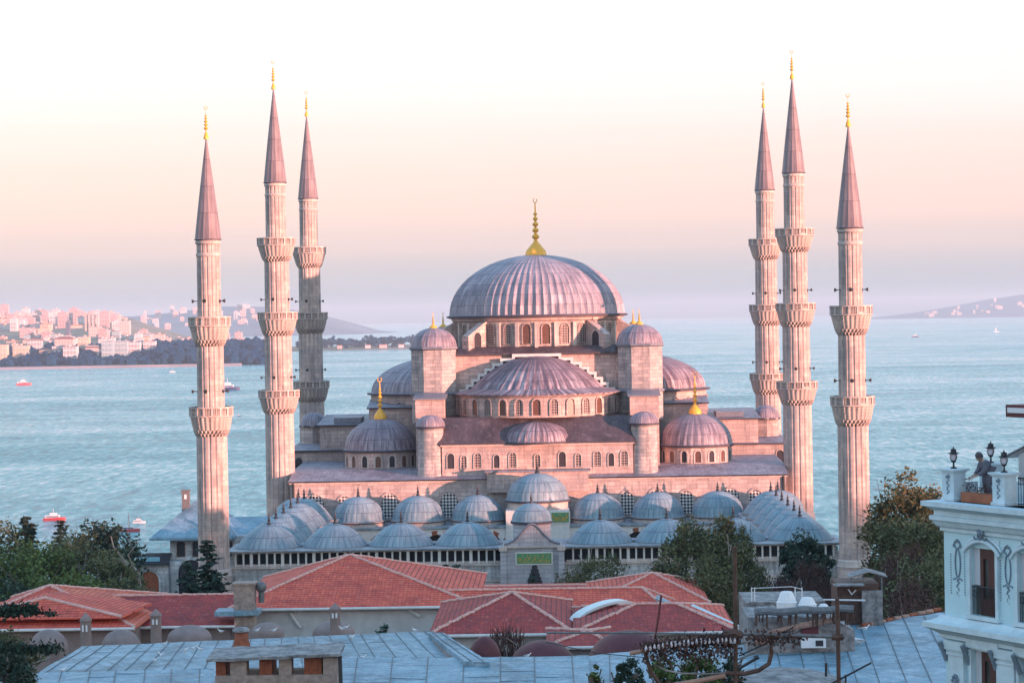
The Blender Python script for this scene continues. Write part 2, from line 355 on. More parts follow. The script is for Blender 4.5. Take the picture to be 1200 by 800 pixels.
MT['bark'] = simple('bark', (.16, .12, .10), .9, 0, .5, 6, .6, None, (1, 1, .3))
MT['bark_pale'] = simple('pale_bark', (.42, .36, .33), .9, 0, .4, 4, .5)
MT['lamp_glass'] = simple('lamp_glass', (.72, .66, .72), .25, 0, .1, 3, 0)
MT['boat_white'] = simple('boat_white', (.8, .78, .78), .4)
MT['boat_red'] = simple('boat_red', (.6, .08, .09), .5)
MT['boat_blue'] = simple('boat_blue', (.05, .08, .2), .5)
MT['clay'] = simple('terracotta_pipe', (.45, .26, .20), .8, 0, .4, 3)
def leaf(name, c1, c2, tr=.12):
    m, t, b = newmat(name); oc, x, y, z = coords(t); n = nse(t, oc, .45, 4, .6); n2 = nse(t, oc, 4, 2, .6)
    c = mix(t, ramp(t, n, [(.35, c2), (.65, c1)]), tuple(min(1, k * 1.7) for k in c1), ramp(t, n2, [(.5, (0, 0, 0)), (.75, (.6,) * 3)]))
    t.links.new(c, b.inputs['Base Color']); b.inputs['Roughness'].default_value = .7; b.inputs['Specular IOR Level'].default_value = .15
    b.inputs['Transmission Weight'].default_value = 0
    return m
MT['leaf_olive'] = leaf('olive_leaves', (.13, .14, .07), (.07, .08, .045))
MT['leaf_green'] = leaf('green_leaves', (.12, .165, .055), (.06, .095, .035))
MT['leaf_dark'] = leaf('dark_needles', (.045, .075, .055), (.025, .042, .036))
MT['leaf_brown'] = leaf('autumn_leaves', (.13, .12, .055), (.075, .07, .035))
MT['leaf_rust'] = leaf('rusty_twigs', (.12, .065, .055), (.07, .042, .042))
MT['leaf_far'] = leaf('hazed_wood_leaves', (.002, .04, .10), (.001, .025, .07))  # haze of distance is put into this blue leaf colour
# ---------------------------------------------------------------- ground, water, hills, haze
CX, CY = -3.45, 345.0
def gz(x, y):
    pts = [(-200, 14), (0, 12), (60, 8), (110, 4), (160, -1), (215, -6.5), (240, -8), (390, -9), (430, -22), (470, -33), (500, -36), (900, -45)] if abs(x + 3) < 46 else [(-200, 14), (0, 12), (60, 8), (110, 4), (160, -1), (215, -6.5), (240, -8), (290, -9), (340, -14), (390, -20), (430, -28), (460, -33), (500, -36), (900, -45)]
    for (a, za), (b, zb) in zip(pts, pts[1:]):
        if y <= b: return za + (zb - za) * max(0, (y - a)) / (b - a)
    return -45
m, t, b = newmat('ground_mix'); oc, x_, y_, z_ = coords(t)
n = nse(t, oc, .08, 6, .7); n2 = nse(t, oc, 1.2, 5, .7)
t.links.new(mix(t, ramp(t, n, [(.4, (.16, .14, .13)), (.6, (.06, .075, .04))]), (.25, .23, .21), ramp(t, n2, [(.55, (0, 0, 0)), (.8, (.6,) * 3)])), b.inputs['Base Color'])
b.inputs['Roughness'].default_value = .95; bump(t, b, n2, .5, .2); MT['ground'] = m
g = MB(); ys = list(range(-150, 900, 14)); xs = list(range(-620, 640, 20)); nx = len(xs)
g.add([(x, y, gz(x, y) + .35 * noise.noise((x * .05, y * .05, 0))) for y in ys for x in xs],
      [(j * nx + i, j * nx + i + 1, (j + 1) * nx + i + 1, (j + 1) * nx + i) for j in range(len(ys) - 1) for i in range(nx - 1)])
tag(g.build('ground', MT['ground']), kind='structure')
m, t, b = newmat('sea_water'); oc, x_, y_, z_ = coords(t)
wv = nse(t, oc, .05, 8, .74, (.55, 1, 1)); wl = nse(t, oc, .0032, 5, .65, (.35, 1.6, 1)); wm = nse(t, oc, .012, 5, .65, (.3, 1.6, 1))
cur = mth(t, 'MULTIPLY_ADD', wm, .5, mth(t, 'MULTIPLY', wl, .5))
rf_ = nse(t, oc, .34, 5, .7, (.8, .2, 1)); rg_ = nse(t, oc, .035, 5, .75, (.8, .3, 1)); rh_ = nse(t, oc, .006, 4, .7, (.3, 1.2, 1))
mixn = mth(t, 'ADD', mth(t, 'ADD', mth(t, 'MULTIPLY', rf_, .40), mth(t, 'MULTIPLY', rg_, .20)), mth(t, 'ADD', mth(t, 'MULTIPLY', rh_, .14), mth(t, 'MULTIPLY', cur, .26)))  # foam mottling plus ripple brightness, both put into the water colour
t.links.new(ramp(t, mixn, [(.41, (.0, .19, .27)), (.47, (.03, .39, .44)), (.515, (.17, .56, .59)), (.60, (.84, .90, .88))]), b.inputs['Base Color']); sq_ = N(t, 'ShaderNodeMapRange'); sq_.inputs[1].default_value = 2500; sq_.inputs[2].default_value = 9000; sq_.inputs[3].default_value = .26; sq_.inputs[4].default_value = 1.3; t.links.new(y_, sq_.inputs[0]); t.links.new(sq_.outputs[0], b.inputs['Specular IOR Level'])
t.links.new(ramp(t, cur, [(.42, (.26,) * 3), (.6, (.12,) * 3)]), b.inputs['Roughness']); b.inputs['IOR'].default_value = 1.33
bn = N(t, 'ShaderNodeBump'); bn.inputs['Distance'].default_value = 9.0; t.links.new(wv, bn.inputs['Height'])
t.links.new(ramp(t, cur, [(.40, (1,) * 3), (.60, (.55,) * 3)]), bn.inputs['Strength']); t.links.new(bn.outputs[0], b.inputs['Normal'])
MT['sea'] = m
g = MB(); g.lathe([(1, 0), (600, 0), (3000, 0), (9000, 0), (24500, 0)], 64, (0, 0, -32), cap=False)
tag(g.build('sea', MT['sea'], smooth=0), kind='structure')
# unseen western ridge, added and shaped to shade foreground and forecourt from the sun
m, t, b = newmat('hill_cover'); oc, x_, y_, z_ = coords(t); n = nse(t, oc, .01, 6, .7)
t.links.new(ramp(t, n, [(.4, (.10, .12, .06)), (.6, (.25, .21, .18))]), b.inputs['Base Color']); b.inputs['Roughness'].default_value = .95; MT['hill'] = m
N2 = Vector((.54, .84, 0)); S2 = Vector((.84, -.54, 0))
def shade_ridge_h(p):
    pts = [(-500, 40), (-200, 56), (90, 56), (143, 43), (181, 39.5), (212, 37.2), (238, 35.5), (262, 32.5), (470, 31), (600, -10), (700, -40)]
    for (a, za), (b_, zb) in zip(pts, pts[1:]):
        if p <= b_: return za + (zb - za) * max(0, p - a) / (b_ - a)
    return -40
g = MB(); ps = list(range(-500, 700, 15)); ts = [(380, 0), (400, .55), (420, .9), (440, 1), (480, .9), (620, .45), (900, 0)]; nx = len(ps)
g.add([tuple((N2 * p + S2 * a).to_3d() + Vector((0, 0, -34 + (shade_ridge_h(p) + 34) * f - (.0 if f == 1 else 1) + (1.2 * noise.noise((p * .03, a * .02, 0)) if f == 1 else 0)))) for a, f in ts for p in ps],
      [(j * nx + i, j * nx + i + 1, (j + 1) * nx + i + 1, (j + 1) * nx + i) for j in range(len(ts) - 1) for i in range(nx - 1)])
tag(g.build('hills', MT['hill']), kind='structure')
HAZE = True
if HAZE:
    m = bpy.data.materials.new('haze_air'); m.use_nodes = True; t = m.node_tree; t.nodes.clear()
    o_ = N(t, 'ShaderNodeOutputMaterial'); pv = N(t, 'ShaderNodeVolumePrincipled'); pv.inputs['Density'].default_value = .00007
    pv.inputs['Color'].default_value = (.64, .85, 1, 1); pv.inputs['Anisotropy'].default_value = 0; t.links.new(pv.outputs[0], o_.inputs['Volume'])
    g = MB(); g.box(-25500, 25500, -900, 25500, -60, 150)
    tag(g.build('haze', m, smooth=0), kind='stuff')
# ---------------------------------------------------------------- domes
def dome_prof(r, h, lip=.35, n=14, z0=0):
    return [(r + lip, z0 - .25), (r + lip, z0), (r + .02, z0 + .12)] + [(r * math.cos(math.pi / 2 * i / n), z0 + .12 + (h - .12) * math.sin(math.pi / 2 * i / n)) for i in range(1, n)] + [(.02, z0 + h)]
def dome(name, c, r, h, nrib, mat, parent=None, a0=0, a1=2 * math.pi, lip=.35, rib=.03, par=None):
    g = MB(); half = (a1 - a0) < 6; ns = (nrib * 4) if not half else (nrib // 2) * 4
    f = lambda i, a, j: (1 + rib * (1, .3, 0, .3)[i % 4] * min(1, 1)) if j > 1 else 1
    pr_ = dome_prof(r, h, lip) if not par else [(r + lip, -.1), (r + lip, 0)] + [(r * (1 - i / 14), h * (1 - (1 - i / 14) ** par)) for i in range(14)] + [(.02, h)]
    g.lathe(pr_, ns, c, 0, a0, a1, f, cap=not half)
    g.m[:len(range(ns))] = [1] * ns
    return g.build(name, [mat, MT['eave']], parent, c, smooth=50)
def finial_prof(h, r, br=1.0):   # bulb base, stacked balls, spike
    pr = [(r, 0), (r * 1.0, h * .03), (r * .88, h * .10), (r * .55, h * .17), (r * .24, h * .24), (r * .13, h * .28)]
    z = h * .28
    for q, s_ in ((.26, .10), (.23, .09), (.21, .085), (.17, .075), (.14, .06)):
        hh = h * s_; Q = q / .26 * br; pr += [(Q * .35, z), (Q * .8, z + hh * .25), (Q, z + hh * .5), (Q * .8, z + hh * .75), (Q * .35, z + hh)]; z += hh + h * .012
    return pr + [(r * .07, z + h * .02), (r * .05, h * .9)]
def finial(parent, c, h, r, crescent=True, mat='gold', name='finial', flute=False, br=None):
    br = br or r * .26
    g = MB(); f = (lambda i, a, j: 1 + .07 * (i % 2) if j < 4 else 1) if flute else None
    g.lathe(finial_prof(h, r, br), 24 if flute else 10, c, 0, fn=f)
    if crescent:
        q = h * (.032 if h > 7 else .05); cc = Vector(c) + Vector((0, 0, h * .9 + q))
        g.tube([cc + Vector((math.sin(a) * q, 0, -math.cos(a) * q)) for a in [R(k) for k in range(-150, 151, 25)]], q * .22, 5)
    return g.build(name, MT[mat], parent, c)
# ---------------------------------------------------------------- minarets
def minaret(px_x, Y, x, zs, rs, label, first):
    # zs: cone tip, cone base, balcony tops; rs: shaft radii from the top
    MT['slot_shade'] = MT['pane_warm']  # dark sheets behind the parapet bars, coloured as shaded slots
    root = thing('minaret', (x, Y, -8), label, 'minaret', 'six minarets at the corners of the mosque')
    tip, base, bals = zs[0], zs[1], zs[2:]
    n = 16; flute = lambda i, a, j: 1.0 if i % 4 else .93
    def sh(name, z0, z1, r0, r1, fl=True):
        g = MB(); k = max(2, int((z1 - z0) / 3)); g.lathe([(r0 + (r1 - r0) * i / k, z0 + (z1 - z0) * i / k) for i in range(k + 1)], 64, (x, Y, 0), 0, fn=flute if fl else None)
        return g.build(name, MT['shaft'], root, (x, Y, z0), smooth=20)
    lows = [b_ - 3.3 for b_ in bals]; tops = [base] + [l_ for l_ in lows]
    edges = [base] + bals
    for i in range(len(edges)):
        z1 = edges[i] - (0 if i == 0 else 3.3); z0 = (edges[i + 1] - 1.3) if i + 1 < len(edges) else .2
        sh('shaft', z0, z1, rs[i] * 1.01, rs[i] * .985)
    for zz, rr in ((base - .5, rs[0] + .12), (base - 1.9, rs[0] + .07)):      # string courses
        g = MB(); g.lathe([(rr - .1, zz), (rr, zz + .1), (rr, zz + .35), (rr - .1, zz + .45)], 32, (x, Y, 0)); g.build('moulding', MT['trim'], root)
    g = MB(); g.lathe([(rs[-1] + .02, .2), (rs[-1] + .18, .05), (rs[-1] + .18, -.3), (rs[-1] + .3, -.6)], 32, (x, Y, 0))
    g.build('moulding', MT['trim'], root)
    g = MB(); g.lathe([(rs[-1] + .75, -8.6), (rs[-1] + .7, -5), (rs[-1] + .3, -3.6), (rs[-1] + .25, -.6)], 16, (x, Y, 0)); g.build('base', MT['shaft'], root, (x, Y, -4), smooth=20)
    g = MB(); hc = tip - base; rb = rs[0] + .13                # cone with lead seams
    f = lambda i, a, j: 1.03 if i % 4 == 0 else 1
    g.lathe([(rb, base - .02), (rb + .1, base + .05)] + [(rb * (1 - q) + .07 * q + .03 * math.sin(q * 3.14), base + .15 + hc * q) for q in [k / 12 for k in range(13)]], 56, (x, Y, 0), fn=f)
    cone = g.build('cone_roof', MT['cone'], root, (x, Y, base), smooth=30)
    finial(cone, (x, Y, tip + .1), 4.0 if len(bals) == 3 else 3.7, .30, True, 'gold', br=.27)
    for i, zt in enumerate(bals):
        ru, rl = rs[i], rs[i + 1]; R0 = rl; R1 = (2.56 if len(bals) == 3 else 2.26) + .09 * i
        g = MB(); H0, H1 = zt - 3.35, zt - 1.15; K = 6
        for k in range(K):
            za = H0 + (H1 - H0) * k / K; zb = H0 + (H1 - H0) * (k + 1) / K; ra = R0 + (R1 - R0) * (k / K) ** .62; rb2 = R0 + (R1 - R0) * ((k + 1) / K) ** .62
            dp = .66 if k == 0 else .78 if k == 1 else .93
            tf = lambda ii, a, j, k=k, dp=dp: (1 if ((ii + 2 * (k == 1)) % 4) < 2 else (dp if j != 2 else 1))
            g.lathe([(ra * .97, za), (ra * .99, za + .02), (rb2, zb), (R0 * .9, zb)], 104, (x, Y, 0), fn=tf, cap=False)
        g.lathe([(R1 - .05, H1), (R1 + .12, H1 + .06), (R1 + .12, H1 + .2), (ru * .8, H1 + .24)], 48, (x, Y, 0), cap=False)
        bal = g.build('balcony', MT['trim'], root, (x, Y, H0), smooth=20)
        g = MB(); ng = 16
        for q in range(ng):
            a = 2 * math.pi * (q + .5) / ng; wd = 2 * math.pi * R1 / ng
            g.obox((x + (R1 + .02) * math.cos(a), Y + (R1 + .02) * math.sin(a), zt - .52), (.2, .28, 1.04), a)
            a2 = 2 * math.pi * q / ng; c2 = (x + (R1 - .02) * math.cos(a2), Y + (R1 - .02) * math.sin(a2))
            g.obox((c2[0], c2[1], zt - .88), (.10, wd - .25, .3), a2, 1); g.obox((x + (R1 - .12) * math.cos(a2), Y + (R1 - .12) * math.sin(a2), zt - .5), (.05, wd, .9), a2, 1)
            for ss in (-.2, .0, .2): g.obox((c2[0] - ss * wd * math.sin(a2), c2[1] + ss * wd * math.cos(a2), zt - .5), (.12, .09, .8), a2, 0)
        g.lathe([(R1 - .14, zt - .14), (R1 + .16, zt - .14), (R1 + .16, zt), (R1 - .14, zt)], 48, (x, Y, 0), cap=False)
        g.build('parapet', [MT['trim'], MT['slot_shade']], bal)
        if i > 0 or len(bals) == 2:
            for a in (R(198), R(262), R(340)):
                g = MB(); d = Vector((math.cos(a), math.sin(a), 0)); c0 = Vector((x, Y, zt + 1.75)) + d * (ru - .05)
                g.tube([c0, c0 + d * .4], .05, 6); g.tube([c0 + d * .4, c0 + d * .68], .07, 8, r1=.24); g.build('loudspeaker', MT['horn'], root)
    return root
Z3 = [59.9, 47, 39.4, 29.1, 18.3]; R3 = [1.42, 1.72, 1.9, 2.0]
Z2 = [48.3, 37.1, 28.5, 18.4]; R2 = [1.32, 1.52, 1.74]
minaret(0, 260, -39.4, Z2, R2, 'leftmost minaret, two balconies, standing by the dark cedar at the left end of the courtyard', 1)
minaret(0, 260, 32.5, Z2, R2, 'rightmost minaret, two balconies, rising beside the brownish trees near the pale blue hotel', 1)
minaret(0, 322, -39.3, Z3, R3, 'tall left minaret with three balconies, at the left end of the mosque facade', 1)
minaret(0, 322, 32.6, Z3, R3, 'tall right minaret with three balconies, nearer one at the right end of the facade', 1)
minaret(0, 366, -39.5, Z3, R3, 'rear left minaret, grey in shade below its sunlit top balcony', 1)
minaret(0, 366, 32.5, Z3, R3, 'rear right minaret, partly hidden behind the taller looking one at the facade', 1)
# ---------------------------------------------------------------- mosque (prayer hall)
mo = thing('mosque', (CX, CY, -8), 'great domed mosque of pink stone with cascading lead domes and a golden finial', 'mosque')
def X(v): return CX + v
def wallbox(name, x0, x1, y0, y1, z0, z1, mat='stone', parent=None):
    g = MB(); g.box(X(x0), X(x1), y0, y1, z0, z1); return g.build(name, MT[mat], parent or mo, ((X(x0) + X(x1)) / 2, y0, z0))
def leadroof(name, pts, th=.18, mat='lead_flat', parent=None):
    g = MB(); g.poly3([(X(a), b_, c) for a, b_, c in pts], 0, max(th, .16)); g.m[1:] = [1] * (len(g.m) - 1); return g.build(name, [MT[mat], MT['eave']], parent or mo, (X(pts[0][0]), pts[0][1], pts[0][2]), smooth=0)
def cornice(parent, x0, x1, y0, y1, z, e=.3, h=.35, mat='trim'):
    g = MB(); g.box(X(x0) - e * .5, X(x1) + e * .5, y0 - e * .5, y1 + e * .5, z - h, z - h * .5); g.box(X(x0) - e, X(x1) + e, y0 - e, y1 + e, z - h * .5, z); return g.build('cornice', MT[mat], parent, (X(x0), y0, z))
# facade block
fac = wallbox('facade_wall', -33.8, 33.8, 316, 322.5, -8, 5.55)
cornice(fac, -33.8, 33.8, 316, 322.4, 5.85)
wallbox('portal_wall', -6.9, 6.9, 315.2, 318.2, 4, 6.75, 'stone_warm'); g = MB(); g.box(X(-7.2), X(7.2), 314.9, 318.4, 6.76, 6.98); g.build('portal_roof', MT['lead_plain'], mo)
leadroof('lower_roof', [(-34.1, 315.7, 5.88), (34.1, 315.7, 5.88), (34.1, 322.6, 6.95), (-34.1, 322.6, 6.95)], .02)
wallbox('hall_wall', -34.2, 34.2, 322.6, 337, -8, 6.9)
leadroof('hall_roof', [(-34.2, 322.6, 6.93), (34.2, 322.6, 6.93), (34.2, 337, 7.3), (-34.2, 337, 7.3)], .02)
wallbox('side_gallery_wall', -36.3, 36.3, 337.2, 372, -14, 8.9)
gw = leadroof('gallery_roof', [(-36.7, 336.8, 8.95), (36.7, 336.8, 8.95), (36.7, 372.4, 9.6), (-36.7, 372.4, 9.6)], .22)
for s in (-1, 1):
    w_ = wallbox('upper_side_wall', *((-32, -17) if s < 0 else (17, 32)), 338.5, 366, 8.9, 12.5)
    leadroof('upper_side_roof', [((-32.4 if s < 0 else 16.6), 338.1, 12.55), ((-16.6 if s < 0 else 32.4), 338.1, 12.55), ((-16.6 if s < 0 else 32.4), 352, 13.5), ((-32.4 if s < 0 else 16.6), 352, 13.5)], .2)
    g = MB(); xa, xb = (s * 30, s * 26) ; g.box(X(min(xa, xb)), X(max(xa, xb)), 339.5, 345, 12.7, 13.5); g.build('roof_lantern', MT['lead_plain'], mo)
    w_ = wallbox('buttress_block', *((-24.3, -15.5) if s < 0 else (15.5, 24.3)), 333.2, 339, 6.9, 15.1, 'stone_warm')
    leadroof('buttress_roof', [((-24.6 if s < 0 else 15.2), 332.9, 15.15), ((-15.2 if s < 0 else 24.6), 332.9, 15.15), ((-15.2 if s < 0 else 24.6), 339.2, 15.9), ((-24.6 if s < 0 else 15.2), 339.2, 15.9)], .2)
    # small weight turret near the rear corner
    g = MB(); g.lathe([(2.0, 8.9), (2.0, 11.6), (2.3, 11.7), (2.3, 11.95)], 8, (X(s * 34.3), 352, 0)); tt = g.build('roof_turret', MT['stone'], mo, (X(s * 34.3), 352, 9))
    dome('turret_dome', (X(s * 34.3), 352, 11.95), 2.05, 1.9, 12, MT['dome_mid'], tt, lip=.15, rib=.03)
    for (bx, bz) in ((30.6, 3.4),):
        g = MB(); g.arch((X(s * 35), 337.2, 5.6), (0, -1), 1.0, 2.3, .14, .1); g.build('window', [MT['stone_warm'], MT['dark']], mo)
# second tier, its lead shoulder and exedra
tier = wallbox('front_tier_wall', -13.1, 13.1, 317.9, 331, 6.2, 10.6, 'stone_warm')
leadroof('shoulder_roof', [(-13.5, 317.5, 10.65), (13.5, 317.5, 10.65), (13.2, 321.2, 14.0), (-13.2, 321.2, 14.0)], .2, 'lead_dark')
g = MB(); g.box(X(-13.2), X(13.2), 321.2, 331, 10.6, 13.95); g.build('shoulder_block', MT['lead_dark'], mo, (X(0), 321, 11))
for px_, rr, hh in ((0, 4.9, 2.7),):
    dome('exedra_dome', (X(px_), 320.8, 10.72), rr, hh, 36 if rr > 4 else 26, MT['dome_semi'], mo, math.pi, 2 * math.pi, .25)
g = MB(); g.box(X(-13.3), X(13.3), 317.65, 317.9, 10.25, 10.6); g.build('cornice', MT['trim'], tier)
for i, v in enumerate([-11.9, -10.1, -8.2, -5.6, -3.4, 0, 3.4, 5.6, 8.2, 10.1, 11.9]):
    g = MB(); big = i % 2 == 0; g.arch((X(v), 317.9, 7.2), (0, -1), .95 if big else .75, 2.1 if big else 1.8, .14, .12, pointed=.15); g.build('window', [MT['trim'], MT['lattice'] if i % 3 else MT['dark']], tier)
def semi_drum(name, cx, cy, r, z0, z1, a0, a1, nwin, mat='stone_warm', wh=2.2, ww=1.05):
    g = MB(); ns = 48; vs = []; pr = [(r, z0), (r, z1 - .3)]
    g.lathe(pr, ns, (cx, cy, 0), 0, a0, a1, cap=False); g.lathe([(r, z1 - .32), (r + .3, z1 - .2), (r + .45, z1), (r - .6, z1 + .1)], ns, (cx, cy, 0), 0, a0, a1, cap=False)
    d = g.build(name, MT[mat], mo, (cx, cy, z0), smooth=40)
    for i in range(nwin):
        a = a0 + (a1 - a0) * (i + .5) / nwin; q = (cx + (r - .06) * math.cos(a), cy + (r - .06) * math.sin(a), z0 + .35)
        g = MB(); g.arch(q, (math.cos(a), math.sin(a)), ww, wh, .17, .26, pointed=.1, off=.09); g.build('window', [MT['stone_warm'], MT['pane_warm'] if i % 2 else MT['lattice']], d)
    return d
semi_drum('front_drum', X(0), 331, 11.5, 13.9, 17.0, math.pi, 2 * math.pi, 15)
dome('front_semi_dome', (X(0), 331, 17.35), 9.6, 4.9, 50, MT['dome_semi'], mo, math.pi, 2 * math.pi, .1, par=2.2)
g = MB(); g.lathe([(12.0, 16.95), (12.0, 17.12), (9.4, 17.75)], 100, (X(0), 331, 0), 0, math.pi, 2 * math.pi, cap=False, fn=lambda i, a, j: 1 + (.01 if i % 2 == 0 and j else 0)); g.build('dome_skirt', MT['dome_semi'], mo, (X(0), 331, 17), smooth=0)
for s in (-1, 1):
    a0, a1 = ((math.pi / 2, 3 * math.pi / 2) if s < 0 else (-math.pi / 2, math.pi / 2))
    semi_drum('side_drum', X(s * 13.4), CY, 11.5, 13.2, 16.9, a0, a1, 13)
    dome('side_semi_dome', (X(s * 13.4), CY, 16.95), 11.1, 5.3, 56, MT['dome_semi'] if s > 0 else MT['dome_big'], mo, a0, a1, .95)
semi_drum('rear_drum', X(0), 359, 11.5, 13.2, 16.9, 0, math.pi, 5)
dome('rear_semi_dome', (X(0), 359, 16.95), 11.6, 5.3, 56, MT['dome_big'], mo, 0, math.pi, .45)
# central cube with stepped gable
cube = wallbox('central_cube_wall', -13.6, 13.6, 331.2, 358.8, 8, 22.6, 'stone_warm')
def ledge():
    g = MB(); a = 14.2; zz = 22.65; c1 = [(X(-a), 330.6), (X(a), 330.6), (X(a), 359.4), (X(-a), 359.4)]; r = 12.6
    c2 = [(X(-9.2), CY - 12.3), (X(9.2), CY - 12.3), (X(9.2), CY + 12.3), (X(-9.2), CY + 12.3)]
    c2 = [(X(-12.3), CY - 12.3), (X(12.3), CY - 12.3), (X(12.3), CY + 12.3), (X(-12.3), CY + 12.3)]
    for i in range(4):
        j = (i + 1) % 4; g.poly3([(*c1[i], zz), (*c1[j], zz), (*c2[j], zz + .95), (*c2[i], zz + .95)], 0, .25)
    g.poly3([(*p, zz + .95) for p in c2], 0, .1)
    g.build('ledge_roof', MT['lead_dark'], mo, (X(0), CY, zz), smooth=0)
ledge()
sp_ = [(3.3, 22.35), (5.0, 21.75), (6.2, 21.1), (7.3, 20.4), (8.3, 19.65), (9.2, 18.9), (10.0, 18.15), (10.9, 17.4)]
pts = [sp_[0]]
for (xa_, za_), (xb_, zb_) in zip(sp_, sp_[1:]): pts += [(xa_, zb_), (xb_, zb_)]
full = [(-a, b_) for a, b_ in pts[::-1]] + pts
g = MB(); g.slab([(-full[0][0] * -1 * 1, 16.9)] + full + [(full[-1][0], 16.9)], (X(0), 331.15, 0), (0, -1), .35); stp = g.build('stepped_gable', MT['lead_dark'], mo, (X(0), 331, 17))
g = MB()
for (a, b_), (c, d) in zip(full, full[1:]):
    if abs(b_ - d) < 1e-6: g.box(X(min(a, c)) - .2, X(max(a, c)) + .2, 330.2, 331.1, b_ - .2, b_ + .2)
    else: g.box(X(a) - .19, X(a) + .19, 330.22, 331.09, min(b_, d) - .19, max(b_, d) + .19)
g.build('step_moulding', MT['marble'], stp)
# main drum, buttresses, dome
g = MB(); r = 12.35; g.lathe([(r, 23.4), (r, 27.2)], 96, (X(0), CY, 0), cap=False)
g.lathe([(r, 27.1), (r + .35, 27.35), (r + .35, 27.6), (r + .9, 27.8), (r + .9, 28.0), (r, 28.05)], 96, (X(0), CY, 0), cap=False)
md = g.build('main_drum', MT['stone_warm'], mo, (X(0), CY, 23.4))
for i in range(28):
    a = 2 * math.pi * (i + .5) / 28 - math.pi / 2; d = (math.cos(a), math.sin(a))
    if d[1] > .45: continue
    g = MB(); g.arch((X(0) + (r - .05) * d[0], CY + (r - .05) * d[1], 23.9), d, 1.15, 2.9, .14, .2, pointed=.1, off=.07); g.build('window', [MT['stone_warm'], MT['lattice'] if i % 3 else MT['pane_warm']], md)
for i in range(28):
    a = 2 * math.pi * i / 28 - math.pi / 2; d = (math.cos(a), math.sin(a))
    if d[1] > .45: continue
    g = MB(); g.obox((X(0) + (r + .15) * d[0], CY + (r + .15) * d[1], 25.2), (.5, .5, 3.6), a); g.build('pilaster', MT['trim'], md)
for deg in (-52, -128, -16, -164, -72 + 180 + 90):
    a = R(deg) if abs(deg) < 180 else R(128); d = Vector((math.cos(a), math.sin(a), 0)); n_ = Vector((-d.y, d.x, 0)); o_ = Vector((X(0), CY, 0))
    g = MB(); po = [(r - .3, 23.0), (r + 4.2, 23.0), (r + 4.2, 25.2), (r + .3, 27.2), (r - .3, 27.2)]; 
    for s in (-.55, .55): pass
    vs = [o_ + d * p + n_ * s + Vector((0, 0, z)) for s in (-.6, .6) for p, z in po]
    g.add(vs, [(0, 1, 2, 3, 4), (9, 8, 7, 6, 5)] + [(i, 5 + i, 5 + (i + 1) % 5, (i + 1) % 5) for i in range(5)])
    q = o_ + d * (r + 2.1) + n_ * (-.6)
    bt = g.build('flying_buttress', MT['stone_warm'], mo, smooth=0)
    for s in (-1, 1):
        g = MB(); g.arch(o_ + d * (r + 2.2) + n_ * (.6 * s) + Vector((0, 0, 23.1)), n_ * s, 1.6, 2.6, .15, .06); g.build('arched_opening', [MT['trim'], MT['dark']], bt)
mdome = dome('main_dome', (X(0), CY, 28.05), 12.7, 8.95, 72, MT['dome_big'], mo, lip=.75, rib=.026)
g = MB(); finial(mdome, (X(0), CY, 36.75), 8.9, 1.55, True, 'gold', flute=True, br=.58)
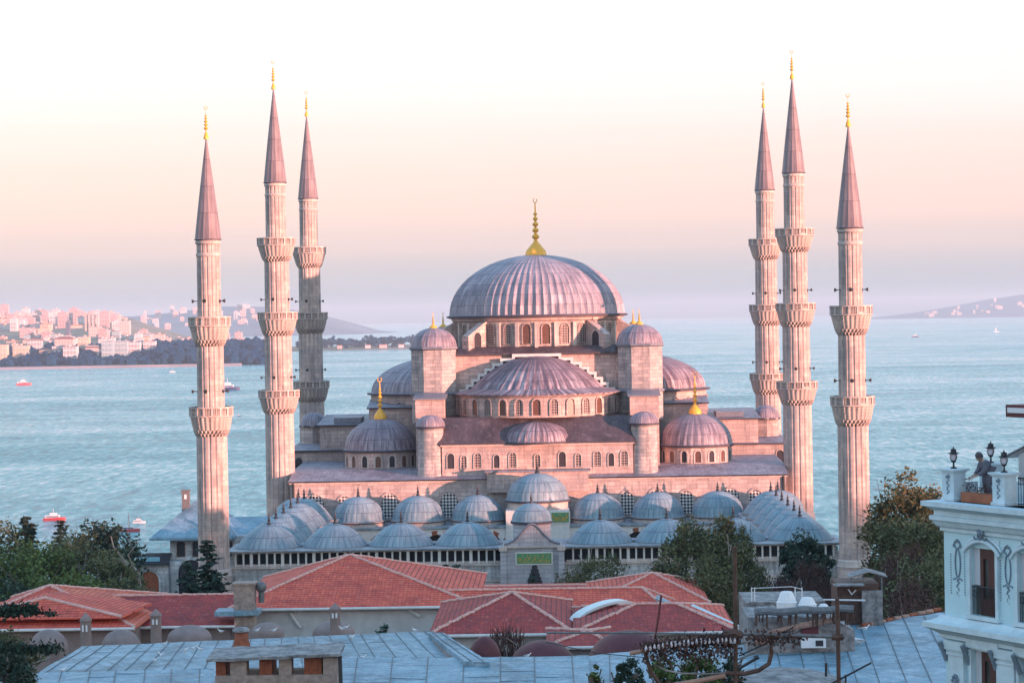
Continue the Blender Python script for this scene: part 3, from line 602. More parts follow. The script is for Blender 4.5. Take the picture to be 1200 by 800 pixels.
# four towers with ribbed caps
for sx in (-1, 1):
    for yy in (331, 359):
        c = (X(sx * 14.7), yy); rt = 3.4; o8 = math.pi / 8
        g = MB(); g.lathe([(rt, 13), (rt, 23.35)], 8, (*c, 0), 0, o8, o8 + 2 * math.pi); 
        tw = g.build('tower_wall', MT['stone_tower'], mo, (*c, 13), smooth=0)
        g = MB(); g.lathe([(rt, 23.3), (rt + .3, 23.5), (rt + .3, 23.75), (rt - .4, 23.8)], 8, (*c, 0), 0, o8, o8 + 2 * math.pi); g.lathe([(rt, 16.9), (rt + .25, 17.0), (rt + .25, 17.25), (rt, 17.4)], 8, (*c, 0), 0, o8, o8 + 2 * math.pi); g.build('cornice', MT['lead_plain'], tw)
        dd = dome('tower_dome', (*c, 23.75), 3.15, 2.75, 18, MT['dome_mid'], tw, lip=.2, rib=.045)
        finial(dd, (*c, 26.4), 2.3, .62, True, 'gold', br=.2)
    # pier in front of the tower and round stair turret
    g = MB(); xa, xb = sorted((sx * 12.9, sx * 16.9)); g.box(X(xa), X(xb), 322, 329, 6.9, 16.7); pr = g.build('pier_wall', MT['stone_warm'], mo, (X(xa), 322, 7))
    g = MB(); g.poly3([(X(xa) - .3, 321.7, 16.75), (X(xb) + .3, 321.7, 16.75), (X(xb) + .3, 329, 17.3), (X(xa) - .3, 329, 17.3)], 0, .2); g.build('pier_roof', MT['lead_plain'], pr, smooth=0)
    c = (X(sx * 14.7), 319.2)
    g = MB(); g.lathe([(1.95, 6.1), (1.85, 6.5), (1.78, 12.6), (2.0, 12.75), (2.0, 13.0)], 28, (*c, 0)); tw = g.build('stair_turret', MT['stone_tower'], mo, (*c, 6))
    dome('turret_cap', (*c, 13.0), 1.95, 1.55, 14, MT['dome_mid'], tw, lip=.12, rib=.04)
    # corner dome
    c = (X(sx * 22.3), 328.3); g = MB(); g.lathe([(5.05, 6.6), (5.05, 9.1), (5.35, 9.25), (5.35, 9.5)], 16, (*c, 0), 0, R(11.25), R(371.25)); cd = g.build('corner_drum', MT['stone_warm'], mo, (*c, 7), smooth=0)
    for k in range(16):
        a = R(22.5 * k); d = (math.cos(a), math.sin(a))
        if d[1] > .3 or k % 1: continue
        g = MB(); g.arch((c[0] + 4.93 * d[0], c[1] + 4.93 * d[1], 7.15), d, .8, 1.6, .2, .12, pointed=.2, off=.03); g.build('window', [MT['trim'], MT['dark'] if k % 2 else MT['pane_warm']], cd)
    dd = dome('corner_dome', (*c, 9.5), 5.05, 4.3, 32, MT['dome_mid'], cd, lip=.35, rib=.02)
    finial(dd, (*c, 13.7), 5.9, .95, True, 'gold', br=.36)
    g = MB(); d0 = X(sx * 33.4); g.tube([(d0, 315.9, 5.8), (d0, 315.9, -2)], .16); g.build('drain_pipe', MT['horn'], mo)
# big lattice windows low on the facade, between the portico domes
for k, v in enumerate([-30.4, -26.4, -20.2, -16.2, -12.1, 12.1, 16.2, 20.2, 26.2, 29.6]):
    g = MB(); g.arch((X(v), 316, .6), (0, -1), 2.0 if k % 2 else 2.5, 3.2 if k % 2 else 3.5, .25, .15, pointed=.25); g.build('window', [MT['stone_warm'], MT['lattice_big']], fac)
# ---------------------------------------------------------------- courtyard
ct = thing('courtyard', (CX, 288, -8), 'walled forecourt of the mosque ringed by arcades under rows of small lead domes', 'courtyard')
def cwall(name, x0, x1, y0, y1, z0, z1, mat='court', parent=None):
    g = MB(); g.box(X(x0), X(x1), y0, y1, z0, z1); return g.build(name, MT[mat], parent or ct, (X(x0), y0, z0))
fw = cwall('front_wall', -34.4, 34.4, 262, 262.8, -8, -.15)
g = MB(); g.box(X(-34.6), X(34.6), 261.75, 262.9, -.15, .12); g.box(X(-34.5), X(34.5), 261.85, 262, -2.0, -1.75); g.build('sill', MT['trim'], fw)
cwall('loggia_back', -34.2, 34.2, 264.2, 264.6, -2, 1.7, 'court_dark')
g = MB(); g.box(X(-34.5), X(34.5), 261.9, 262.7, 1.58, 1.75); g.build('lintel', MT['trim'], fw)
nc = 0
for i in range(-38, 39):
    v = i * .89
    if abs(v) < 3.7: continue
    g = MB(); wd = .10 if i % 4 else .17; g.box(X(v) - wd, X(v) + wd, 262.05, 262.05 + .3, .12, 1.58); g.build('baluster', MT['marble'], fw)
g = MB()
for i in range(-38, 38):
    v = (i + .5) * .89
    if abs(v) > 3.9: g.box(X(v) - .32, X(v) + .32, 262.1, 262.2, .12, .36)
g.build('railing', MT['trim'], fw)
for i in range(-16, 17):
    v = i * 2.05
    if abs(v) < 4: continue
    g = MB(); g.arch((X(v), 262, -5.2), (0, -1), 1.05, 2.2, .16, .1); g.build('window', [MT['trim'], MT['dark']], fw)
g = MB()
for i in range(-33, 34):
    v = i * 1.02
    if abs(v) > 3.9: g.box(X(v) - .28, X(v) + .28, 261.88, 262, -1.7, -.25)
g.build('blind_panel', MT['court'], fw)
def ring_roof(name, x0, x1, y0, y1, z0=1.78, zc=2.0):
    g = MB(); g.box(X(x0), X(x1), y0, y1, z0, zc); return g.build(name, MT['lead_port'], ct, (X(x0), y0, z0))
ring_roof('front_arcade_roof', -34.9, 34.9, 261.5, 270.6, 1.76, 1.9)
ring_roof('side_arcade_roof', -34.9, -26.4, 270.6, 307.2, 1.3, 1.5); ring_roof('side_arcade_roof', 26.4, 34.9, 270.6, 307.2, 1.3, 1.5)
ring_roof('rear_arcade_roof', -34.5, 34.5, 307.2, 315.9, -.1, .15)
cwall('side_wall', -34.4, -33.8, 262.8, 315.9, -8, 1.3); cwall('side_wall', 33.8, 34.4, 262.8, 315.9, -8, 1.3)
def arcade(name, O, n, L_, nb, z0, z1, parent=None):    # pierced arch wall, banded voussoirs
    n = Vector((n[0], n[1], 0)).normalized(); t_ = Vector((-n.y, n.x, 0)); O = Vector(O); bw = L_ / nb
    for k in range(nb):
        g = MB(); c = -L_ / 2 + bw * (k + .5); r_ = bw * .40; zs = z1 - r_ * 1.25 - .6; K = 12
        P3 = lambda a, z, d: O + t_ * (c + a) + Vector((0, 0, z)) + n * d
        ar = [(r_ * math.cos(math.pi - math.pi * i / K), zs + r_ * 1.2 * math.sin(math.pi * i / K)) for i in range(K + 1)]
        for i in range(K):
            a, b_ = ar[i], ar[i + 1]
            g.add([P3(a[0], a[1], 0), P3(b_[0], b_[1], 0), P3(b_[0], z1, 0), P3(a[0], z1, 0), P3(a[0], a[1], -.6), P3(b_[0], b_[1], -.6)], [(0, 1, 2, 3), (0, 4, 5, 1)], 0)
            q = 1.17; a2, b2 = [(p[0] * q, zs + (p[1] - zs) * q) for p in (a, b_)]
            g.add([P3(*a, .0), P3(*b_, .0), P3(*b2, .0), P3(*a2, .0)] + [P3(*a, .08), P3(*b_, .08), P3(*b2, .08), P3(*a2, .08)], [(4, 5, 6, 7), (0, 1, 5, 4), (2, 3, 7, 6), (1, 2, 6, 5), (3, 0, 4, 7)], 1 + i % 2)
        for sg in (-1, 1):
            a, b_ = sorted((sg * r_, sg * bw / 2)); g.add([P3(a, zs, 0), P3(b_, zs, 0), P3(b_, z1, 0), P3(a, z1, 0)], [(0, 1, 2, 3)], 0)
        g.build(name, [MT['marble'], MT['marble'], MT['brick_red']], ct, P3(0, z0, 0), smooth=0)
        g = MB(); cc = P3(-bw / 2, z0, -.3); g.lathe([(.55, 0), (.4, .3), (.38, zs - z0 - .8), (.6, zs - z0)], 12, cc); g.build('column', MT['marble'], ct, cc)
arcade('arch', (X(0), 307.4, 0), (0, -1), 60, 9, -8, -.1)
arcade('arch', (X(-26.6), 289, 0), (1, 0), 36, 5, -8, 1.3); arcade('arch', (X(26.6), 289, 0), (-1, 0), 36, 5, -8, 1.3)
arcade('arch', (X(0), 270.4, 0), (0, 1), 53, 7, -8, 1.7)
def pdome(x, y, z, r=3.5, h=3.0, dz=1.0, par=None):
    g = MB(); g.lathe([(r + .12, z - dz), (r + .12, z - .12), (r + .28, z - .08), (r + .28, z)], 24, (x, y, 0)); d_ = g.build('dome_drum', MT['trim'], ct, (x, y, z - dz))
    d = dome('lead_dome', (x, y, z + .02), r, h, 30, MT['dome_port'], d_, lip=.22, rib=.016, par=par)
    g = MB(); g.lathe([(.22, 0), (.26, .15), (.1, .45), (.2, .6), (.08, .8), (.12, .95), (.02, 1.4)], 8, (x, y, z + h - .05)); g.build('finial', MT['horn'], d)
for k in range(-4, 5):
    if k: pdome(X(k * 7.62), 266.2, 1.95, 3.75, 2.5, .3, par=2.15)
    if k: pdome(X(k * 8.05), 311.5, .85, 3.45, 3.2, 1.0)
for j in range(1, 6):
    for s in (-1, 1): pdome(X(s * 30.6), 266.2 + j * 7.55, 1.7, 3.7, 2.8, .4, par=2.15)
# raised central bay of the rear portico
pb = cwall('portal_block', -4.2, 4.2, 306.9, 315.2, -8, 2.2, 'marble')
g = MB(); g.lathe([(4.1, 2.2), (4.1, 3.1), (4.35, 3.2), (4.35, 3.35)], 24, (X(0), 311.2, 0)); g.build('dome_drum', MT['trim'], pb, (X(0), 311.2, 2.2))
d = dome('portal_dome', (X(0), 311.2, 3.37), 4.1, 3.5, 30, MT['dome_port'], pb, lip=.3, rib=.012)
g = MB(); g.lathe([(.3, 0), (.34, .2), (.12, .6), (.22, .8), (.1, 1.1), (.02, 1.9)], 8, (X(0), 311.2, 6.8)); g.build('finial', MT['horn'], d)
def panel(parent, cx, y, z0, z1, hw, seed):    # green enamel inscription with gilt script strokes
    g = MB(); g.box(cx - hw - .15, cx + hw + .15, y - .12, y, z0 - .15, z1 + .15); fr = g.build('inscription_frame', MT['marble'], parent)
    g = MB(); g.box(cx - hw, cx + hw, y - .15, y - .121, z0, z1); pn = g.build('inscription_panel', MT['green_panel'], fr)
    rnd = random.Random(seed); g = MB(); hh = z1 - z0
    for i in range(26):
        x0 = cx - hw * .92 + 1.84 * hw * i / 26; a = rnd.uniform(.3, 1.0); zc = z0 + hh * rnd.uniform(.25, .55); kind = rnd.random()
        if kind < .45: pts = [(x0 + .02 * q, y - .17, zc + hh * .4 * q / 6) for q in range(7)]
        elif kind < .8: pts = [(x0 + .5 * hw * .35 * (q / 7), y - .17, zc - hh * .18 * math.sin(math.pi * q / 7)) for q in range(8)]
        else: pts = [(x0 + .13 * math.cos(q * .9), y - .17, zc + .12 * math.sin(q * .9)) for q in range(8)]
        g.tube(pts, .011 + .008 * a, 4)
    g.tube([(cx - hw * .9 + 1.8 * hw * q / 12, y - .17, z0 + hh * (.16 + .03 * math.sin(q))) for q in range(13)], .018, 4)
    g.build('gilt_script', MT['gold'], pn)
panel(pb, X(3.0), 306.9, .6, 1.9, 1.15, 3)
# gate of the courtyard
gt = thing('gatehouse', (X(-.1), 261, -8), 'grey marble gate with green inscription panel and small dome, centre of the forecourt wall', 'gate')
def gb(name, x0, x1, y0, y1, z0, z1, mat='gate', parent=None):
    g = MB(); g.box(X(x0), X(x1), y0, y1, z0, z1); return g.build(name, MT[mat], parent or gt, (X(x0), y0, z0))
gw_ = gb('gate_wall', -3.3, 3.0, 260.6, 265.5, -8, 1.9)
for a, b_ in ((-3.75, -3.1), (2.8, 3.45)):
    pl = gb('pilaster', a, b_, 260.2, 260.9, -8, 1.6); gb('capital', a - .12, b_ + .12, 260.05, 261, 1.6, 2.1, 'trim', pl)
gb('cornice', -3.5, 3.2, 260.35, 265.6, 1.9, 2.15, 'trim', gw_)
ped = [(-3.3, 2.15)] + [(-3.3 + 6.3 * i / 20, 2.2 + 2.3 * math.exp(-((i - 10) / 5.2) ** 2) * (1 - .0 * i)) for i in range(21)] + [(3.0, 2.15)]
g = MB(); g.slab([(p[0], p[1]) for p in ped], (X(0), 261.2, 0), (0, -1), .6); g.build('pediment', MT['gate'], gt, (X(0), 261, 2))
g = MB(); g.tube([(X(p[0]), 260.55, p[1] + .1) for p in ped[1:-1]], .13, 6); g.build('pediment_moulding', MT['lead_plain'], gt)
g = MB(); g.lathe([(2.15, 2.1), (2.15, 4.35), (2.4, 4.45), (2.4, 4.7)], 16, (X(-.2), 263.5, 0)); gd = g.build('drum', MT['gate'], gt, (X(-.2), 263.5, 2))
dd = dome('gate_dome', (X(-.2), 263.5, 4.72), 2.2, 2.0, 20, MT['dome_port'], gd, lip=.2, rib=.02)
g = MB(); g.lathe([(.2, 0), (.22, .15), (.08, .4), (.15, .55), (.02, 1.2)], 8, (X(-.2), 263.5, 6.65)); g.build('finial', MT['horn'], dd)
panel(gw_, X(.05), 260.6, .15, 1.3, 1.95, 5)
g = MB()
for i in range(7): hw = .95 - .13 * i; g.box(X(.1) - hw, X(.1) + hw, 260.5, 260.6, (-2.2 + .42 * (i - 1)) if i else -8, -2.2 + .42 * i)
g.build('stalactite_niche', MT['dark'], gw_)
# ---------------------------------------------------------------- far shores
def land(name, poly_rows, mat):   # rows of (y, x0, x1, z)
    g = MB(); n = 40; vs = []
    for (y, x0, x1, z) in poly_rows:
        for i in range(n + 1):
            x = x0 + (x1 - x0) * i / n; e = min(1, i / 3, (n - i) / 3)
            zz = -34 + (z + 34) * e + (noise.noise((x * .004, y * .003, 1)) * (z + 32) * .35 if z > -28 else 0); vs.append((x, y, zz))
    g.add(vs, [(j * (n + 1) + i, j * (n + 1) + i + 1, (j + 1) * (n + 1) + i + 1, (j + 1) * (n + 1) + i) for j in range(len(poly_rows) - 1) for i in range(n)])
    return tag(g.build(name, mat), kind='structure')
MT['quay'] = simple('quay_stone', (.34, .31, .36), .9, 0, .3, .02)
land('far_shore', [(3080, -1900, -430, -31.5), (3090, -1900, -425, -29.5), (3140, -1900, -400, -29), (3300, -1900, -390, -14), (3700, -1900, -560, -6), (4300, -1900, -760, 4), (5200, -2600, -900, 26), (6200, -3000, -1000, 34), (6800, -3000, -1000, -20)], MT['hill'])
g = MB(); g.box(-1900, -425, 3071, 3079.5, -33, -28.6); tag(g.build('quay', MT['quay']), kind='structure')
land('park_point', [(4380, -640, -235, -32.2), (4392, -640, -230, -29), (4600, -640, -215, -27), (5000, -700, -260, -30), (5200, -700, -300, -33)], MT['hill'])
def far_ridge(name, Y, pts, seed, d=1600):
    g = MB(); vs = []; n = 70; rows = [(0, 0), (.25, .35), (.5, .8), (.62, 1), (.8, .9), (1, 0)]
    xs = [p[0] for p in pts]
    for f, q in rows:
        for i in range(n + 1):
            x = xs[0] + (xs[-1] - xs[0]) * i / n
            for (a, za), (b_, zb) in zip(pts, pts[1:]):
                if x <= b_ + 1e-6: h = za + (zb - za) * (x - a) / (b_ - a); break
            vs.append((x, Y + f * d, -36 + (h + 36) * q * (1 + .10 * noise.noise((x * .002, f * 3, seed)))))
    g.add(vs, [(j * (n + 1) + i, j * (n + 1) + i + 1, (j + 1) * (n + 1) + i + 1, (j + 1) * (n + 1) + i) for j in range(len(rows) - 1) for i in range(n)])
    tag(g.build(name, MT['far_hill']), kind='structure')
fx = lambda px, Y: (px - 657) / F_PX * Y
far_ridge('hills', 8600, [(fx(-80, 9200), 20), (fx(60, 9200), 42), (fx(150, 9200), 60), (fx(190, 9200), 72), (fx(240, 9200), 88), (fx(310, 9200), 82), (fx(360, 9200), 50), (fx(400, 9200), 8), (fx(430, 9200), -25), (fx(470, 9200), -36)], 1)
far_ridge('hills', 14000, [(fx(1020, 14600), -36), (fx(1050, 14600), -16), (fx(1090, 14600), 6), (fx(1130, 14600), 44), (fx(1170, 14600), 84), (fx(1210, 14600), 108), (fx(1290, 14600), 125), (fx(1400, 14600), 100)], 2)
def bmat(name, wall, win, fw=4.5, fh=3.2):
    m, t, b = newmat(name); oc, x, y, z = coords(t); br = N(t, 'ShaderNodeTexBrick'); br.offset = 0; br.inputs['Scale'].default_value = 1
    br.inputs['Brick Width'].default_value = fw; br.inputs['Row Height'].default_value = fh; br.inputs['Mortar Size'].default_value = .85; br.inputs['Mortar Smooth'].default_value = .1
    br.inputs['Color1'].default_value = (*win, 1); br.inputs['Color2'].default_value = (*[k * 1.5 for k in win], 1); br.inputs['Mortar'].default_value = (*wall, 1)
    t.links.new(comb(t, mth(t, 'ADD', x, y), z, 0), br.inputs['Vector']); t.links.new(br.outputs[0], b.inputs['Base Color']); b.inputs['Roughness'].default_value = .9; return m
BM = {'pink': bmat('block_pink', (.62, .50, .47), (.40, .24, .24)), 'peach': bmat('block_peach', (.66, .52, .42), (.42, .26, .2)), 'white': bmat('block_white', (.68, .64, .64), (.30, .27, .32)),
      'teal': bmat('block_teal', (.36, .46, .50), (.2, .28, .34)), 'rose': bmat('block_rose', (.54, .39, .39), (.38, .2, .22)), 'dark': bmat('block_dark', (.12, .13, .2), (.07, .08, .13))}
MT['roof_red'] = simple('far_roof_red', (.34, .13, .12), .9, 0, .2, .05); MT['roof_grey'] = simple('far_roof_grey', (.35, .32, .34), .9, 0, .2, .05)
def block(px0, px1, pt, pb, Y, col, label, roof='flat', group='buildings on the far left shore', depth=14):
    a = P(px0, pb, Y); b_ = P(px1, pb, Y); top = P((px0 + px1) / 2, pt, Y).z; z0 = a.z - 6
    wd = b_.x - a.x; h = top - z0; th = thing('apartment_block', (a.x + wd / 2, Y, z0), label, 'building', group)
    rh = min(4, h * .2) if roof == 'hip' else 0
    g = MB(); g.box(a.x, b_.x, Y, Y + depth, z0, top - rh)
    g.build('wall', BM[col], th, (a.x, Y, z0), smooth=0)
    g = MB()
    if roof == 'hip':
        e = .8; c = [(a.x - e, Y - e), (b_.x + e, Y - e), (b_.x + e, Y + depth + e), (a.x - e, Y + depth + e)]; zz = top - rh; ym = Y + depth / 2; k = min(wd * .35, depth / 2)
        r0, r1 = (a.x + k, ym, top), (b_.x - k, ym, top)
        g.poly3([(*c[0], zz), (*c[1], zz), r1, r0], 0, .2); g.poly3([(*c[1], zz), (*c[2], zz), r1], 0, .2); g.poly3([(*c[2], zz), (*c[3], zz), r0, r1], 0, .2); g.poly3([(*c[3], zz), (*c[0], zz), r0], 0, .2)
        g.build('roof', MT['roof_red'], th, smooth=0)
    else:
        g.box(a.x - .3, b_.x + .3, Y - .3, Y + depth + .3, top, top + .7); g.build('roof', MT['roof_grey'], th, smooth=0)
        g = MB(); q = random.uniform(.25, .7); g.box(a.x + wd * q - 1.6, a.x + wd * q + 1.6, Y + 4, Y + 8, top + .7, top + 2.8); g.build('lift_house', BM[col], th, smooth=0)
    if wd > 9:
        g = MB(); n = int(h / 6.4)
        for i in range(1, n + 1): g.box(a.x + .8, b_.x - .8, Y - 1.1, Y - .01, z0 + i * 6.4, z0 + i * 6.4 + .9)
        if n: g.build('balcony', MT['roof_grey'] if col == 'white' else MT['gutter'], th, smooth=0)
    return th
NB = [(-12, 8, 404, 420, 'peach', 'peach block cut by the left frame edge, just above the waterfront trees'), (15, 33, 405, 425, 'peach', 'peach block with balconies, second from the left edge in the waterfront row'),
      (46, 60, 408, 422, 'peach', 'narrow orange block left of two pale blocks behind the waterfront'), (61, 73, 406, 420, 'white', 'cream block directly right of the narrow orange block'),
      (74, 90, 406, 419, 'white', 'wide cream block left of the dark gap in the waterfront row'), (57, 82, 419, 429, 'peach', 'long low orange building right on the quay'),
      (87, 105, 417, 428, 'white', 'low white villa with dark windows near the quay'), (100, 117, 404, 422, 'pink', 'speckled pink block right of the dark gap, above the white villa'),
      (119, 132, 400, 414, 'teal', 'bluish block left of the twin towers'), (134, 149, 400, 414, 'teal', 'second bluish block, touching the left twin tower'),
      (150, 164, 401, 422, 'white', 'left of the twin pale towers standing on the wooded shore'), (168, 182, 400, 422, 'white', 'right of the twin pale towers standing on the wooded shore'),
      (91, 104, 395, 407, 'peach', 'orange block above the dark gap in the waterfront row'), (32, 49, 396, 404, 'white', 'white block with red roof behind the dark wood'),
      (64, 86, 394, 405, 'pink', 'long pink building behind the wide cream block')]
for i, (a, b_, c, d, col, lb) in enumerate(NB): block(a, b_, c, d, 3170 + (30 * (i % 4)) + (120 if d < 412 else 0), col, lb, 'hip' if i in (2, 5, 13, 14, 7) else 'flat')
NB2 = [(23, 35, 384, 396, 'rose', 'rose block with red top, left of three joined blocks on the skyline'), (36, 43, 385, 396, 'rose', 'dark rose middle one of three joined blocks'), (44, 58, 385, 396, 'peach', 'cream right one of three joined blocks'),
       (77, 81, 377, 391, 'dark', 'slim dark tower among pink blocks'), (140, 152, 376, 394, 'pink', 'tall pink tower with dark left side, right of the mast cluster'),
       (104, 118, 383, 395, 'pink', 'pink block under the four thin towers')]
for a, b_, c, d, col, lb in NB2: block(a, b_, c, d, 4200, col, lb, 'flat')
for i, xx in enumerate((99.5, 104, 108.5, 113.3)): block(xx, xx + 1.9, 369, 386, 4600, 'pink', ['first', 'second', 'third', 'fourth'][i] + ' from the left of four thin pink towers', 'flat', 'thin towers on the left skyline')
rnd = random.Random(5)
protos = []
for k, (wd, h, col) in enumerate([(16, 17, 'pink'), (12, 22, 'white'), (20, 12, 'peach'), (14, 26, 'rose'), (24, 14, 'white'), (10, 18, 'pink'), (13, 20, 'teal')]):
    g = MB(); g.box(-wd / 2, wd / 2, 0, 14, -12, h, 0); g.box(-wd / 2 - .4, wd / 2 + .4, -.4, 14.4, h, h + .8, 1); g.box(-2, 2, 4, 8, h + .8, h + 3, 0)
    for q in range(1, int(h / 6)): g.box(-wd / 2 + 1, wd / 2 - 1, -1.2, -.01, q * 6, q * 6 + .9, 1)
    protos.append(g.build('apartment_block', [BM[col], MT['roof_grey' if k % 2 else 'roof_red']], smooth=0))
used = set()
def drop(k, x, y, z, label, group, s=1):
    o = protos[k]
    if k in used: o = o.copy(); COL.objects.link(o)
    used.add(k); o.location = (x, y, z); o.scale = (s, 1, s); tag(o, label, 'building', group); return o
def ter(px, Y): return {0: 0}
for i in range(90):
    px = -6 + 300 * rnd.random() ** 1.2; 
    Y = rnd.uniform(3500, 4150); z = -20 + (Y - 3500) * .022
    if 185 < px: continue
    drop(rnd.randrange(7), fx(px, Y), Y, z, 'small pale building among the roofs of the second row behind the wooded left shore', 'second row buildings on the left shore', rnd.uniform(.7, 1.05))
for i in range(32):
    px = rnd.uniform(190, 318); Y = rnd.uniform(3950, 4200); drop(rnd.choice((0, 2, 5, 3)), fx(px, Y), Y, -22 + rnd.random() * 6, 'low pink building in the row above the dark wood beside the leftmost minaret', 'pink row above the wood', .9)
for i in range(95):
    px = -8 + 150 * rnd.random() ** 1.25; Y = rnd.uniform(4800, 6300); z = 8 + (Y - 4800) * .02 + rnd.uniform(-6, 8)
    drop(rnd.randrange(6), fx(px, Y), Y, z, 'hazy pale block in the distant city on the left skyline', 'hazy city blocks on the left skyline', rnd.uniform(.8, 1.6))
def hillz(px, Y, f): return 0
for i in range(50):
    px = rnd.uniform(150, 380); f = rnd.uniform(.2, .58); Y = 8600 + 1600 * f
    h = [20, 42, 60, 72, 88, 82, 50, 8, -25][min(8, sum(px > q for q in (60, 150, 190, 240, 310, 360, 400)) + 0)]
    hh = {150: 62, 200: 74, 250: 86, 300: 83, 350: 56, 400: 10}; a = int(px // 50) * 50; h = hh.get(a, 60) + (hh.get(a + 50, 40) - hh.get(a, 60)) * (px - a) / 50
    q = f / .25 * .35 if f < .25 else .35 + (f - .25) / .25 * .45 if f < .5 else .8 + (f - .5) / .12 * .2
    drop(rnd.choice((1, 0, 4)), fx(px, Y), Y, -36 + (h + 36) * q + 2, 'tiny hazy building on the distant hill behind the left minarets', 'tiny buildings on the left hill', rnd.uniform(.9, 1.4))
for i in range(22):
    px = rnd.uniform(1075, 1215); f = rnd.uniform(.2, .55); Y = 14000 + 1600 * f; h = 6 + (108 - 6) * (px - 1090) / 120
    q = f / .25 * .35 if f < .25 else .35 + (f - .25) / .25 * .45 if f < .5 else .9
    drop(rnd.choice((1, 4)), fx(px, Y), Y, max(-30, -36 + (h + 36) * q) + 1, 'tiny pale building on the hazy headland at the right horizon', 'tiny buildings on the right headland', rnd.uniform(.9, 1.4))
# woods on the far shore: read as one mass
g = MB(); rw = random.Random(8)
def wz(Y): return -29 + max(0, min(1, (Y - 3140) / 160)) * 15
for i in range(1500):
    px = rw.uniform(-15, 330); Y = rw.uniform(3125, 3420)
    if px < 190 and rw.random() < .35: continue
    hm = 1.0 if px > 180 else .55 + .25 * math.sin(px * .25)
    g.blob((fx(px, Y), Y, wz(Y) + rw.uniform(1, 9) * hm), rw.uniform(4, 8.5) * (.7 + .3 * hm), 6, 0, (1.1, 1.1, 1.15), .5)
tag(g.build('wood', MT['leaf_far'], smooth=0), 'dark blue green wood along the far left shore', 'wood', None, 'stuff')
def leafy_far(px, Y, z, h, r, label):
    rr = random.Random(int(px * 7)); c = P(px, 400, Y); th = thing('park_tree', (c.x, Y, z), label, 'tree', 'park trees on the far point')
    g = MB(); g.tube([(c.x, Y, z), (c.x, Y, z + h * .5)], 1.0, 5, r1=.6); g.build('trunk', MT['bark'], th)
    g = MB()
    for i in range(16): g.blob((c.x + rr.gauss(0, r * .5), Y + rr.gauss(0, r * .4), z + h * .6 + rr.gauss(0, h * .16)), r * rr.uniform(.3, .5), 6, 0, (1, 1, 1), .6)
    g.build('crown', MT['leaf_far'], th, smooth=0)
for i, px in enumerate([352, 377, 383, 389, 396, 404, 411, 418, 426, 434, 441, 447, 454, 461, 467, 474, 482, 490, 497]):
    leafy_far(px, 4430 + (i * 37) % 90, -30, rnd.uniform(15, 27), rnd.uniform(7, 12), 'dark hazy tree on the park point left of the mosque, behind the rear left minaret')
for i, (px, py, wd) in enumerate([(431, 405, 7), (449, 406, 10), (470, 404, 7), (398, 406, 6)]):
    a = P(px, py, 4410); g = MB(); h = 5; g.box(a.x - wd * .7, a.x + wd * .7, 4405, 4415, -31, -31 + 8, 0); g.box(a.x - wd * .75, a.x + wd * .75, 4404.5, 4415.5, -23, -22, 1)
    tag(g.build('waterfront_house', [BM['pink' if i % 2 else 'white'], MT['roof_red']], smooth=0), ['second from left', 'widest', 'rightmost', 'leftmost'][i] + ' of the four pale houses at the water under the park trees', 'house', 'houses under the park trees')
# ---------------------------------------------------------------- boats
def boat(px, py, wpx, label, kind='ferry', col='boat_white', rz=0):
    c = Pz(px, py, -31.8); ln = wpx / F_PX * c.y; th = thing('boat', (c.x, c.y, -32), label, 'boat', None, rz)
    bw = ln * .22; hh = ln * .11
    def T(g): 
        M = Matrix.Translation((c.x, c.y, -32)) @ Matrix.Rotation(rz, 4, 'Z'); g.v = [M @ Vector(v) for v in g.v]; return g
    g = MB(); hp = [(-.5, -.4), (-.5, .4), (.1, .5), (.35, .3), (.5, 0), (.35, -.3), (.1, -.5)]; lo = [(x * ln * .96, y * bw * .8) for x, y in hp]; hi = [(x * ln, y * bw) for x, y in hp]
    n = 7; g.add([(x, y, -.3) for x, y in lo] + [(x, y, hh * (1 + (.35 if x > 0 else 0))) for x, y in hi], [(i, n + i, n + (i + 1) % n, (i + 1) % n) for i in range(n)] + [tuple(range(n)), tuple(range(n, 2 * n))[::-1]])
    T(g).build('hull', MT[col], th, smooth=0)
    if kind == 'sail':
        g = MB(); g.tube([(0, 0, hh), (0, 0, ln * 1.2)], ln * .02); T(g).build('mast', MT['white'], th)
        g = MB(); g.add([(ln * .03, 0, hh * 2), (ln * .03, 0, ln * 1.1), (-ln * .45, .1, hh * 2), (ln * .03, .3, hh * 2)], [(0, 1, 2), (3, 2, 1), (0, 2, 3)]); T(g).build('sail', MT['boat_white'], th, smooth=0); return
    g = MB(); g.box(-ln * .4, ln * .22, -bw * .38, bw * .38, hh, hh * 2.2); T(g).build('cabin', MT['boat_white'], th)
    g = MB(); g.box(-ln * .36, ln * .19, -bw * .4, bw * .4, hh * 1.45, hh * 1.85); T(g).build('window_band', MT['boat_blue'], th)
    g = MB(); g.box(-ln * .2, ln * .1, -bw * .3, bw * .3, hh * 2.2, hh * 3.1); T(g).build('wheelhouse', MT['boat_white'], th)
    g = MB(); g.tube([(-ln * .05, 0, hh * 3), (-ln * .05, 0, hh * 4.6)], ln * .008); T(g).build('mast', MT['white'], th)
boat(28, 451, 18, 'small red boat on open water at far left', 'ferry', 'boat_red', R(6))
boat(268, 457, 27, 'white and blue ferry emerging right of the leftmost minaret', 'ferry', 'boat_blue')
boat(202, 436, 7, 'tiny white boat below the quay, left of the leftmost minaret', 'ferry')
boat(64, 609, 27, 'pink and white cabin boat above the conifers at lower left', 'ferry', 'boat_red')
boat(152, 622, 25, 'red hulled boat moored beside the lead roofed pavilion', 'ferry', 'boat_red')
boat(163, 612, 16, 'white boat behind the red hulled one near the pavilion', 'ferry')
boat(36, 622, 16, 'small white boat partly hidden behind the left conifers', 'ferry')
